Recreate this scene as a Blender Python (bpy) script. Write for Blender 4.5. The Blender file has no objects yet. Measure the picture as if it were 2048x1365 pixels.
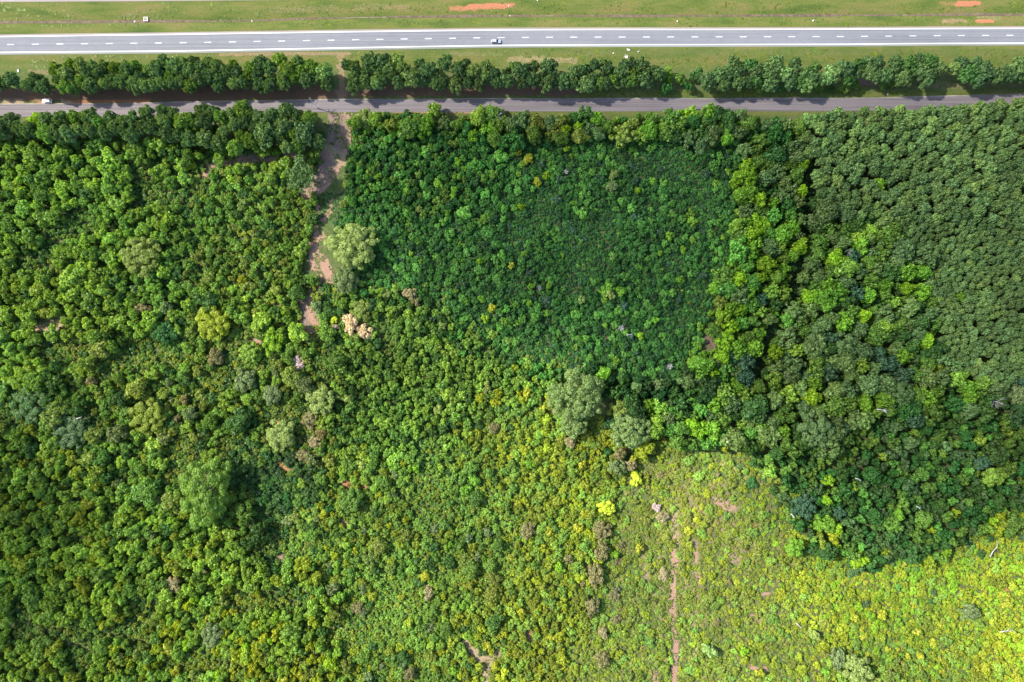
import bpy, math, random
import numpy as np
from math import radians, sin, cos, tan, pi

# ------------------------------------------------------------------ camera, sky, sun, exposure
S = 0.249                       # metres of ground per photo pixel (2048 px wide photo)
F = 2048 * 24.0 / 36.0
HC = S * F                      # flying height, about 340 m
SUN_EL = radians(41)
SUN_DIR_XY = (cos(radians(162)), sin(radians(162)))   # from the scene towards the sun
scene = bpy.context.scene
cam_d = bpy.data.cameras.new('camera')
cam = bpy.data.objects.new('camera', cam_d)
scene.collection.objects.link(cam)
cam.location = (0, 0, HC)
cam.rotation_euler = (0, 0, 0)
cam_d.lens = 24
cam_d.sensor_width = 36
cam_d.clip_end = 20000
scene.camera = cam

world = bpy.data.worlds.new('World')
scene.world = world
world.use_nodes = True
wn = world.node_tree.nodes
wl = world.node_tree.links
for n in list(wn):
    wn.remove(n)
sky = wn.new('ShaderNodeTexSky')
sky.sky_type = 'NISHITA'
sky.sun_disc = False
sky.sun_elevation = SUN_EL
sky.sun_rotation = math.atan2(SUN_DIR_XY[0], SUN_DIR_XY[1])
sky.air_density = 1.0
sky.dust_density = 1.6
bg = wn.new('ShaderNodeBackground')
bg.inputs['Strength'].default_value = 0.15
wo = wn.new('ShaderNodeOutputWorld')
wl.new(sky.outputs[0], bg.inputs['Color'])
wl.new(bg.outputs[0], wo.inputs['Surface'])

sd = bpy.data.lights.new('sun', 'SUN')
sd.energy = 4.5
sd.angle = radians(2.0)
sd.color = (1.0, 0.93, 0.80)
so = bpy.data.objects.new('sun', sd)
scene.collection.objects.link(so)
so.rotation_euler = (pi / 2 - SUN_EL, 0, math.atan2(SUN_DIR_XY[1], SUN_DIR_XY[0]) + pi / 2)

scene.view_settings.view_transform = 'Standard'
scene.view_settings.look = 'None'
scene.view_settings.gamma = 1
scene.view_settings.use_curve_mapping = False
scene.view_settings.exposure = 1.45
scene.render.engine = 'CYCLES'
scene.cycles.max_bounces = 5
scene.cycles.diffuse_bounces = 3
scene.cycles.transparent_max_bounces = 12
scene.cycles.volume_bounces = 0

rng = np.random.default_rng(7)
R = random.Random(11)
COL = scene.collection.objects


def W(px, py, h=0.0):
    """photo position of a point h metres up -> world x, y"""
    k = S * (1 - h / HC)
    return ((px - 1024) * k, (682.5 - py) * k)


# ------------------------------------------------------------------ noise used for shapes
_ng = np.random.default_rng(3).random((6, 64, 64))


def vnoise(x, y, sc, k=0):
    x = np.asarray(x, float) / sc + 31.7 * k
    y = np.asarray(y, float) / sc + 17.3 * k
    xi = np.floor(x).astype(int)
    yi = np.floor(y).astype(int)
    fx = x - xi
    fy = y - yi
    fx = fx * fx * (3 - 2 * fx)
    fy = fy * fy * (3 - 2 * fy)
    g = _ng[k % 6]
    a = g[xi % 64, yi % 64]
    b = g[(xi + 1) % 64, yi % 64]
    c = g[xi % 64, (yi + 1) % 64]
    d = g[(xi + 1) % 64, (yi + 1) % 64]
    return (a * (1 - fx) + b * fx) * (1 - fy) + (c * (1 - fx) + d * fx) * fy


# ------------------------------------------------------------------ materials
def new_mat(name):
    m = bpy.data.materials.new(name)
    m.use_nodes = True
    nt = m.node_tree
    for n in list(nt.nodes):
        nt.nodes.remove(n)
    return m, nt.nodes, nt.links


def math_node(N, L, op, a, b=None, clamp=False):
    n = N.new('ShaderNodeMath')
    n.operation = op
    n.use_clamp = clamp
    for i, v in enumerate((a, b)):
        if v is None:
            continue
        if isinstance(v, (int, float)):
            n.inputs[i].default_value = v
        else:
            L.new(v, n.inputs[i])
    return n.outputs[0]


def mixc(N, L, fac, a, b, blend='MIX'):
    n = N.new('ShaderNodeMix')
    n.data_type = 'RGBA'
    n.blend_type = blend
    for i, v in ((0, fac), (6, a), (7, b)):
        if isinstance(v, (int, float)):
            n.inputs[i].default_value = v
        elif isinstance(v, tuple):
            n.inputs[i].default_value = (*v[:3], 1)
        else:
            L.new(v, n.inputs[i])
    return n.outputs[2]


def noise(N, L, vec, scale, detail=4, rough=0.55, dist=0.0):
    n = N.new('ShaderNodeTexNoise')
    n.inputs['Scale'].default_value = scale
    n.inputs['Detail'].default_value = detail
    n.inputs['Roughness'].default_value = rough
    n.inputs['Distortion'].default_value = dist
    if vec is not None:
        L.new(vec, n.inputs['Vector'])
    return n.outputs['Fac']


def ramp(N, L, fac, pts):
    n = N.new('ShaderNodeValToRGB')
    cr = n.color_ramp
    while len(cr.elements) < len(pts):
        cr.elements.new(0.5)
    for e, (p, c) in zip(cr.elements, pts):
        e.position = p
        e.color = (*c, 1) if len(c) == 3 else c
    L.new(fac, n.inputs[0])
    return n.outputs[0]


def leaf_mat(name, trans, var=0.35, rough=0.55, spec=0.25):
    m, N, L = new_mat(name)
    at = N.new('ShaderNodeAttribute')
    at.attribute_type = 'INSTANCER'
    at.attribute_name = 'tint'
    geo = N.new('ShaderNodeNewGeometry')
    rnd = geo.outputs['Random Per Island']
    k = math_node(N, L, 'MULTIPLY_ADD', rnd, var * 2)
    k.node.inputs[2].default_value = 1.0 - var
    vm = N.new('ShaderNodeVectorMath')
    vm.operation = 'SCALE'
    L.new(at.outputs['Color'], vm.inputs[0])
    L.new(k, vm.inputs[3])
    # young leaves a little yellower
    r2 = math_node(N, L, 'FRACT', math_node(N, L, 'MULTIPLY', rnd, 37.3))
    r2 = math_node(N, L, 'MULTIPLY', r2, 0.45)
    c = mixc(N, L, r2, vm.outputs[0], (1.35, 1.08, 0.75))
    c2 = mixc(N, L, 1.0, vm.outputs[0], (1.25, 1.08, 0.8), 'MULTIPLY')
    c = mixc(N, L, r2, vm.outputs[0], c2)
    p = N.new('ShaderNodeBsdfPrincipled')
    L.new(c, p.inputs['Base Color'])
    p.inputs['Roughness'].default_value = rough
    p.inputs['Specular IOR Level'].default_value = spec
    t = N.new('ShaderNodeBsdfTranslucent')
    ct = mixc(N, L, 1.0, c, (1.25, 1.15, 0.5), 'MULTIPLY')
    L.new(ct, t.inputs['Color'])
    mx = N.new('ShaderNodeMixShader')
    mx.inputs[0].default_value = trans
    L.new(p.outputs[0], mx.inputs[1])
    L.new(t.outputs[0], mx.inputs[2])
    o = N.new('ShaderNodeOutputMaterial')
    L.new(mx.outputs[0], o.inputs['Surface'])
    return m


def simple_mat(name, col, rough=0.7, metal=0.0, scale=6.0, var=0.2, spec=0.4, coat=0.0):
    m, N, L = new_mat(name)
    tc = N.new('ShaderNodeTexCoord')
    f = noise(N, L, tc.outputs['Object'], scale)
    a = tuple(max(0, c * (1 - var)) for c in col)
    b = tuple(min(1, c * (1 + var)) for c in col)
    c = ramp(N, L, f, [(0.3, a), (0.7, b)])
    p = N.new('ShaderNodeBsdfPrincipled')
    L.new(c, p.inputs['Base Color'])
    p.inputs['Roughness'].default_value = rough
    p.inputs['Metallic'].default_value = metal
    p.inputs['Specular IOR Level'].default_value = spec
    p.inputs['Coat Weight'].default_value = coat
    o = N.new('ShaderNodeOutputMaterial')
    L.new(p.outputs[0], o.inputs['Surface'])
    return m


M_LEAF = leaf_mat('leaves', 0.48, 0.36, 0.5, 0.35)
M_NEEDLE = leaf_mat('needles', 0.30, 0.30, 0.6, 0.3)
M_BARK = simple_mat('bark', (0.10, 0.075, 0.055), 0.9, scale=3)
M_DEAD = simple_mat('weathered_wood', (0.36, 0.34, 0.33), 0.85, scale=2, var=0.3)
M_DEADDARK = simple_mat('grey_twigs', (0.26, 0.23, 0.25), 0.9, scale=2, var=0.3)
M_CONC = simple_mat('concrete', (0.42, 0.41, 0.38), 0.85, scale=1.5, var=0.15)
M_DARK = simple_mat('dark_opening', (0.03, 0.03, 0.03), 0.9)
M_RUST = simple_mat('grate_iron', (0.16, 0.08, 0.06), 0.7, scale=3)
M_WHITE = simple_mat('white_car_paint', (0.70, 0.71, 0.72), 0.3, coat=0.6, var=0.03)
M_SILVER = simple_mat('silver_car_paint', (0.36, 0.39, 0.45), 0.35, metal=0.35, coat=0.6, var=0.03)
M_GLASS = simple_mat('dark_car_glass', (0.02, 0.024, 0.03), 0.45, var=0.1, spec=0.25)
M_TYRE = simple_mat('tyre_rubber', (0.03, 0.03, 0.03), 0.9)
M_RIM = simple_mat('alloy_rim', (0.5, 0.5, 0.52), 0.35, metal=0.8, var=0.05)
M_LAMP = simple_mat('headlight_lens', (0.75, 0.75, 0.72), 0.15, var=0.05)
M_TAIL = simple_mat('tail_light_lens', (0.45, 0.03, 0.02), 0.2, var=0.1)
M_BOXW = simple_mat('painted_metal', (0.80, 0.80, 0.78), 0.5, var=0.05)


# ------------------------------------------------------------------ small mesh kit
def mesh_from(name, V, Fc, mats, mi=None, smooth=False):
    me = bpy.data.meshes.new(name)
    me.from_pydata([tuple(map(float, v)) for v in V], [], [tuple(map(int, f)) for f in Fc])
    for m in (mats if isinstance(mats, (list, tuple)) else [mats]):
        me.materials.append(m)
    if mi is not None:
        me.polygons.foreach_set('material_index', np.asarray(mi, dtype=np.int32))
    if smooth:
        me.polygons.foreach_set('use_smooth', np.ones(len(me.polygons), dtype=bool))
    me.update()
    return me


class MB:
    def __init__(s):
        s.V = []
        s.F = []

    def add(s, V, Fc):
        o = len(s.V)
        s.V += [tuple(v) for v in V]
        s.F += [tuple(i + o for i in f) for f in Fc]

    def box(s, a, b):
        (x0, y0, z0), (x1, y1, z1) = a, b
        s.add([(x0, y0, z0), (x1, y0, z0), (x1, y1, z0), (x0, y1, z0), (x0, y0, z1), (x1, y0, z1), (x1, y1, z1), (x0, y1, z1)],
              [(0, 3, 2, 1), (4, 5, 6, 7), (0, 1, 5, 4), (1, 2, 6, 5), (2, 3, 7, 6), (3, 0, 4, 7)])

    def tube(s, P, Rr, n=6, cap=True):
        P = [np.array(p, float) for p in P]
        V = []
        for i, p in enumerate(P):
            d = (P[min(i + 1, len(P) - 1)] - P[max(i - 1, 0)])
            d /= (np.linalg.norm(d) + 1e-9)
            a = np.cross(d, (0.13, 0.97, 0.2))
            a /= (np.linalg.norm(a) + 1e-9)
            b = np.cross(d, a)
            for k in range(n):
                t = 2 * pi * k / n
                V.append(p + Rr[i] * (a * cos(t) + b * sin(t)))
        Fc = []
        for i in range(len(P) - 1):
            for k in range(n):
                k2 = (k + 1) % n
                Fc.append((i * n + k, i * n + k2, (i + 1) * n + k2, (i + 1) * n + k))
        if cap:
            Fc.append(tuple(range(n - 1, -1, -1)))
            Fc.append(tuple((len(P) - 1) * n + k for k in range(n)))
        s.add(V, Fc)

    def mesh(s, name, mat, smooth=False):
        return mesh_from(name, s.V, s.F, mat, smooth=smooth)


def link(name, me, parent=None, loc=(0, 0, 0), rz=0, sc=(1, 1, 1)):
    o = bpy.data.objects.new(name, me)
    o.location = loc
    o.rotation_euler = (0, 0, rz)
    o.scale = sc
    if parent is not None:
        o.parent = parent
    COL.link(o)
    return o


def tag(o, label, cat, group=None, kind=None):
    o['label'] = label
    o['category'] = cat
    if group:
        o['group'] = group
    if kind:
        o['kind'] = kind
    return o


def structure(o):
    o['kind'] = 'structure'
    return o


# ------------------------------------------------------------------ clouds whose shade lies over the middle and the right
def cloud(name, poly_px, alt, thick, dens, seed):
    rg = np.random.default_rng(seed)
    off = alt / tan(SUN_EL)
    P = np.array([W(*p) for p in poly_px])
    P = P + np.array(SUN_DIR_XY) * off
    # distance-to-edge grid -> puffy closed body
    x0, y0 = P.min(0) - 20
    x1, y1 = P.max(0) + 20
    st = 12.0
    xs = np.arange(x0, x1 + st, st)
    ys = np.arange(y0, y1 + st, st)
    X, Y = np.meshgrid(xs, ys, indexing='ij')
    Xw = X + (vnoise(X, Y, 45, 1) - .5) * 40
    Yw = Y + (vnoise(X, Y, 45, 2) - .5) * 40
    inside = np.zeros(X.shape, bool)
    dist = np.full(X.shape, 1e9)
    n = len(P)
    for i in range(n):
        ax, ay = P[i]
        bx, by = P[(i + 1) % n]
        cond = ((ay > Yw) != (by > Yw)) & (Xw < (bx - ax) * (Yw - ay) / (by - ay + 1e-12) + ax)
        inside ^= cond
        t = np.clip(((Xw - ax) * (bx - ax) + (Yw - ay) * (by - ay)) / ((bx - ax) ** 2 + (by - ay) ** 2), 0, 1)
        dist = np.minimum(dist, np.hypot(Xw - ax - t * (bx - ax), Yw - ay - t * (by - ay)))
    d = np.where(inside, dist, -dist)
    e = np.clip((d + 12) / 42, 0, 1)
    e = e * e * (3 - 2 * e)
    top = alt + thick * e * (0.75 + 0.5 * vnoise(X, Y, 60, 3)) + 9 * e * vnoise(X, Y, 24, 4)
    bot = alt - thick * 0.12 * e * (0.5 + vnoise(X, Y, 40, 5))
    nx, ny = X.shape
    keep = e > 0
    idx = -np.ones((nx, ny), int)
    cellk = np.zeros((nx - 1, ny - 1), bool)
    cellk = keep[:-1, :-1] | keep[1:, :-1] | keep[:-1, 1:] | keep[1:, 1:]
    used = np.zeros((nx, ny), bool)
    used[:-1, :-1] |= cellk
    used[1:, :-1] |= cellk
    used[:-1, 1:] |= cellk
    used[1:, 1:] |= cellk
    idx[used] = np.arange(used.sum())
    nv = used.sum()
    V = np.concatenate([np.stack([X[used], Y[used], top[used] + 0.5], 1), np.stack([X[used], Y[used], bot[used] - 0.5], 1)])
    Fc = []
    for i in range(nx - 1):
        for j in range(ny - 1):
            if not cellk[i, j]:
                continue
            a, b, c, dd = idx[i, j], idx[i + 1, j], idx[i + 1, j + 1], idx[i, j + 1]
            Fc.append((a, b, c, dd))
            Fc.append((a + nv, dd + nv, c + nv, b + nv))
            if i == 0 or not cellk[i - 1, j]:
                Fc.append((a, dd, dd + nv, a + nv))
            if i == nx - 2 or not cellk[i + 1, j]:
                Fc.append((b, b + nv, c + nv, c))
            if j == 0 or not cellk[i, j - 1]:
                Fc.append((a, a + nv, b + nv, b))
            if j == ny - 2 or not cellk[i, j + 1]:
                Fc.append((dd, c, c + nv, dd + nv))
    m, N, L = new_mat('cloud_vapour')
    v = N.new('ShaderNodeVolumePrincipled')
    v.inputs['Color'].default_value = (0.98, 0.98, 1, 1)
    v.inputs['Density'].default_value = dens
    v.inputs['Anisotropy'].default_value = 0.5
    o = N.new('ShaderNodeOutputMaterial')
    L.new(v.outputs[0], o.inputs['Volume'])
    me = mesh_from(name, V, Fc, m, smooth=True)
    ob = link(name, me)
    ob['kind'] = 'structure'
    return ob


cloud('cloud', [(700, 205), (1000, 150), (1500, 120), (2300, 110), (2500, 700), (2300, 1010), (2000, 1050), (1720, 1110), (1570, 1040),
                (1500, 880), (1340, 840), (1230, 725), (1060, 705), (900, 640), (830, 570), (790, 480), (720, 400)], 620, 46, 0.0100, 1)
cloud('cloud', [(-300, 700), (60, 840), (150, 960), (190, 1100), (130, 1210), (20, 1290), (-300, 1340)], 620, 36, 0.017, 2)

# ------------------------------------------------------------------ line work of the place (photo pixels, 2048 wide)
HWY_TOP = [(-700, 82), (-300, 77), (0, 69.4), (350, 65.0), (700, 59.8), (1000, 56.0), (1200, 55.3), (1400, 55.3), (1700, 54.6), (1900, 53.4), (2048, 53.0), (2400, 51), (2800, 48)]
HWY_CEN = [(-700, 101), (-300, 96.5), (0, 89.7), (350, 86.3), (700, 80.2), (1000, 75.6), (1200, 74.6), (1400, 74.4), (1700, 73.5), (1900, 71.6), (2048, 71.0), (2400, 69), (2800, 66)]
HWY_BOT = [(-700, 122), (-300, 117), (0, 109.8), (350, 107.3), (700, 100.8), (1000, 95.8), (1200, 94.6), (1400, 94.4), (1700, 93.6), (1900, 91.8), (2048, 91.4), (2400, 89), (2800, 86)]
FAR_BOT = [(-700, 12), (-300, 8), (0, 4.6), (240, 3.2), (440, 1.6), (700, -1), (1200, -6), (2048, -10), (2800, -14)]
DITCH = [(-700, 52), (0, 44), (290, 42), (500, 41), (680, 34), (1000, 30.8), (1348, 31), (1700, 29.5), (2048, 28), (2800, 24)]
RD_CEN = [(-700, 224), (0, 221.8), (240, 220.5), (480, 215), (640, 212.5), (1000, 211), (1380, 210.2), (1650, 210.4), (1800, 208), (1900, 205.5), (2048, 201), (2250, 193), (2700, 172)]


def samp(poly, x):
    xs = [p[0] for p in poly]
    ys = [p[1] for p in poly]
    # smooth interpolation
    x = np.asarray(x, float)
    a = np.interp(x - 60, xs, ys)
    b = np.interp(x, xs, ys)
    c = np.interp(x + 60, xs, ys)
    return (a + 2 * b + c) / 4


XS = np.arange(-680, 2781, 20.0)


def strip(name, top, bot, z, mat, uv=False):
    V = []
    Fc = []
    for i, x in enumerate(XS):
        a = W(x, float(top(x)))
        b = W(x, float(bot(x)))
        V += [(*a, z), (*b, z)]
        if i:
            j = 2 * i
            Fc.append((j - 2, j - 1, j + 1, j))
    return mesh_from(name, V, Fc, mat)


# ------------------------------------------------------------------ ground: bare soil, litter and grass
# (x1, y1, x2, y2, half width px, colour id, strength)
PINK, TAN, PURP, RED, STRAW = 0, 1, 2, 3, 4
SOILC = np.array([(0.265, 0.16, 0.12), (0.25, 0.185, 0.115), (0.18, 0.125, 0.108), (0.31, 0.125, 0.07), (0.105, 0.065, 0.045)])
SOIL = [
    (1360, 940, 1370, 1120, 34, TAN, .50), (1380, 1120, 1390, 1230, 30, TAN, .50), (1440, 980, 1470, 1120, 26, TAN, .50), (1300, 1100, 1330, 1220, 26, TAN, .50), (1400, 1000, 1420, 1080, 7, PINK, .6),
    (1520, 1210, 1560, 1230, 16, TAN, .36), (1480, 1000, 1500, 1100, 14, TAN, .4), (1660, 1140, 1760, 1180, 16, TAN, .36),
    (676, 240, 674, 300, 22, PURP, 1), (662, 300, 654, 345, 18, PURP, 1), (645, 345, 632, 375, 13, PURP, 1), (610, 375, 640, 380, 9, PURP, .9),
    (696, 226, 699, 280, 3.5, PINK, 1), (699, 280, 680, 330, 3.5, PINK, 1), (680, 330, 655, 370, 3.5, PINK, 1), (655, 370, 632, 392, 3, PINK, 1),
    (655, 300, 680, 318, 13, TAN, 1), (645, 305, 655, 312, 8, PINK, 1), (604, 380, 616, 398, 7, PINK, 1),
    (634, 414, 640, 440, 5, PINK, 1), (664, 400, 658, 425, 4, PINK, 1), (658, 425, 648, 442, 6, PINK, 1), (628, 450, 636, 480, 7, PINK, 1),
    (650, 470, 656, 490, 5, PINK, .9), (625, 490, 632, 505, 10, PINK, 1), (622, 505, 626, 535, 6, PINK, 1), (632, 535, 640, 560, 6, PINK, 1),
    (645, 520, 660, 550, 10, PINK, .9), (655, 560, 662, 565, 6, PINK, 1), (618, 585, 624, 600, 6, PINK, 1),
    (606, 600, 612, 650, 10, PURP, 1), (622, 622, 632, 640, 10, PINK, 1), (606, 658, 622, 662, 7, PINK, 1), (640, 565, 634, 585, 4, PINK, .8),
    (420, 335, 408, 352, 6, PINK, 1), (455, 326, 470, 328, 8, PINK, .9), (490, 318, 600, 312, 8, PURP, 1), (430, 330, 480, 322, 5, PINK, .7),
    (80, 655, 120, 645, 12, TAN, .9), (505, 680, 520, 684, 6, PINK, .9), (683, 565, 684, 572, 5, RED, .7),
    (1348, 1030, 1350, 1100, 4.2, TAN, .9), (1350, 1100, 1345, 1190, 4.8, PINK, 1), (1345, 1190, 1346, 1240, 5.4, PINK, 1), (1346, 1240, 1352, 1290, 5, PINK, 1),
    (1352, 1290, 1348, 1400, 5.5, PINK, 1), (1388, 1090, 1392, 1125, 4, PINK, .9), (1394, 1150, 1396, 1165, 3.5, PINK, .9), (1350, 950, 1348, 1030, 6, TAN, .45),
    (1360, 1050, 1375, 1200, 14, TAN, .45), (1320, 1120, 1335, 1160, 9, TAN, .5),
    (930, 1285, 945, 1300, 6, TAN, .8), (945, 1305, 975, 1325, 11, TAN, 1), (975, 1320, 998, 1306, 7, TAN, 1), (970, 1330, 980, 1420, 9, TAN, 1),
    (1310, 1345, 1314, 1420, 5, PINK, .9), (1440, 1006, 1462, 1012, 9, PINK, .75), (1425, 1000, 1438, 1008, 6, PINK, .8), (1498, 1045, 1506, 1048, 7, RED, .6),
    (1505, 1235, 1520, 1242, 6, PINK, .9), (1470, 1112, 1472, 1118, 7, PINK, .7), (1525, 1190, 1545, 1186, 4, PINK, .7), (1580, 1215, 1580, 1220, 5, PINK, .8),
    (1500, 1332, 1510, 1336, 5, PINK, .9), (1530, 1336, 1532, 1338, 5, PINK, .8), (1660, 1170, 1668, 1178, 7, PINK, .6), (1685, 1165, 1700, 1160, 8, PINK, .4),
    (1085, 795, 1092, 800, 7, PINK, 1), (1102, 818, 1108, 822, 7, PINK, 1), (688, 968, 696, 974, 7, RED, .8), (722, 974, 728, 978, 6, RED, .8),
    (548, 878, 560, 874, 5, PINK, .8), (555, 845, 558, 850, 5, RED, .7), (1058, 1262, 1060, 1275, 5, PINK, .9), (1095, 1245, 1100, 1255, 4, PINK, .7),
    (1098, 1210, 1098, 1220, 3, PINK, .8), (1174, 1132, 1178, 1138, 5, RED, .9), (1058, 1250, 1062, 1268, 5, RED, .6), (900, 905, 905, 915, 6, RED, .5),
    (680, 1045, 692, 1050, 5, PINK, .8), (690, 940, 700, 946, 5, RED, .5), (1320, 1160, 1330, 1170, 6, PINK, .5), (1290, 1140, 1294, 1150, 4, PINK, .7),
    (555, 930, 575, 938, 5, RED, .7), (540, 925, 552, 930, 4, RED, .6), (560, 1115, 562, 1135, 5, PINK, .7), (480, 825, 488, 828, 5, PURP, .8), (360, 785, 366, 790, 6, PINK, .5),
    (1870, 620, 1875, 625, 4, PURP, .5), (1415, 680, 1418, 690, 12, PURP, .9), (1448, 465, 1438, 485, 7, PINK, .6), (1465, 380, 1462, 420, 7, PURP, .6),
    (1410, 520, 1405, 560, 8, PURP, .5), (1630, 245, 1634, 248, 7, RED, .6), (2005, 1170, 2015, 1180, 7, RED, .7), (1900, 1180, 1990, 1190, 5, TAN, .4),
    (935, 13.5, 1025, 11, 4.5, RED, 1), (905, 17, 985, 15, 5, RED, .6), (710, 15, 820, 14, 7, PINK, .35), (1915, 7, 1958, 6.5, 5, RED, 1), (1880, 7, 1915, 8, 4, RED, .4),
    (1885, 42, 1935, 42, 5, PINK, .5), (1955, 42.5, 1985, 42.5, 4, RED, .9), (540, 20, 670, 17, 7, PINK, .35), (740, 42, 840, 42, 6, PINK, .25), (1960, 30, 2000, 35, 6, TAN, .4),
    (15, 203, 45, 203, 6, TAN, .9), (80, 207, 105, 207, 3, PINK, .9), (128, 203, 148, 205, 6, TAN, 1), (60, 200, 80, 203, 6, RED, .4), (-120, 206, 20, 206, 4, TAN, .6),
    (150, 201, 680, 191, 6, STRAW, 1), (-120, 190, 250, 190, 11, STRAW, .8), (250, 185, 1150, 181, 11, STRAW, 1), (150, 204, 300, 203, 3, RED, .6),
    (680, 110, 683, 190, 8, PINK, .5), (688, 225, 700, 228, 4, TAN, .9), (780, 224, 1010, 225, 2.5, PINK, .8), (1580, 195.5, 1600, 196, 2, TAN, 1),
    (1020, 119, 1150, 121, 7, TAN, .5), (900, 108, 1000, 109, 5, TAN, .35), (440, 109, 700, 107, 4, PINK, .5), (1150, 140, 1170, 142, 7, TAN, .5), (60, 142, 100, 145, 5, PINK, .4),
    (1715, 160, 1750, 168, 7, PURP, .7), (1850, 172, 2100, 166, 7, PINK, .35), (1620, 172, 1800, 172, 4, STRAW, .5), (995, 232, 1000, 240, 7, PURP, .5),
    (1200, 650, 1230, 700, 10, PURP, .45), (1330, 560, 1340, 590, 8, PURP, .4), (1120, 560, 1150, 600, 10, PURP, .35), (1220, 690, 1240, 700, 8, PURP, .5),
]


def soil_at(px, py):
    px = np.asarray(px, float)
    py = np.asarray(py, float)
    m = np.zeros(px.shape)
    c = np.zeros(px.shape + (3,))
    wsum = np.zeros(px.shape) + 1e-6
    wx = px + (vnoise(px, py, 9, 1) - .5) * 8
    wy = py + (vnoise(px, py, 9, 2) - .5) * 6
    for (x1, y1, x2, y2, r, ci, s) in SOIL:
        L2 = (x2 - x1) ** 2 + (y2 - y1) ** 2 + 1e-9
        lo_x, hi_x, lo_y, hi_y = min(x1, x2) - r - 8, max(x1, x2) + r + 8, min(y1, y2) - r - 8, max(y1, y2) + r + 8
        sel = (px > lo_x) & (px < hi_x) & (py > lo_y) & (py < hi_y)
        if not sel.any():
            continue
        use_x, use_y = (wx[sel], wy[sel]) if r > 4 else (px[sel] + (wx[sel] - px[sel]) * .3, py[sel] + (wy[sel] - py[sel]) * .3)
        t = np.clip(((use_x - x1) * (x2 - x1) + (use_y - y1) * (y2 - y1)) / L2, 0, 1)
        d = np.hypot(use_x - x1 - t * (x2 - x1), use_y - y1 - t * (y2 - y1))
        v = np.clip((r - d) / max(2.0, r * .35) + .5, 0, 1) * s
        w = v ** 2
        m[sel] = np.maximum(m[sel], v)
        c[sel] = c[sel] * (1 - v[:, None]) + SOILC[ci] * v[:, None] * 1.0
        wsum[sel] = wsum[sel] * (1 - v) + v
    return m, c / np.maximum(wsum, 1e-3)[..., None]


def height_at(px, py):
    """gentle ground relief, flat near the roads, with a ditch along the median"""
    px = np.asarray(px, float)
    py = np.asarray(py, float)
    far = np.clip((py - 250) / 120, 0, 1)
    z = far * ((vnoise(px, py, 170, 0) - .5) * 3.0 + (vnoise(px, py, 45, 1) - .5) * .8)
    dd = np.abs(py - samp(DITCH, px))
    z = z - 0.9 * np.clip(1 - dd / 22, 0, 1) ** 1.5
    d2 = np.abs(py - 128)
    z = z - 0.35 * np.clip(1 - d2 / 18, 0, 1)
    return z


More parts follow.
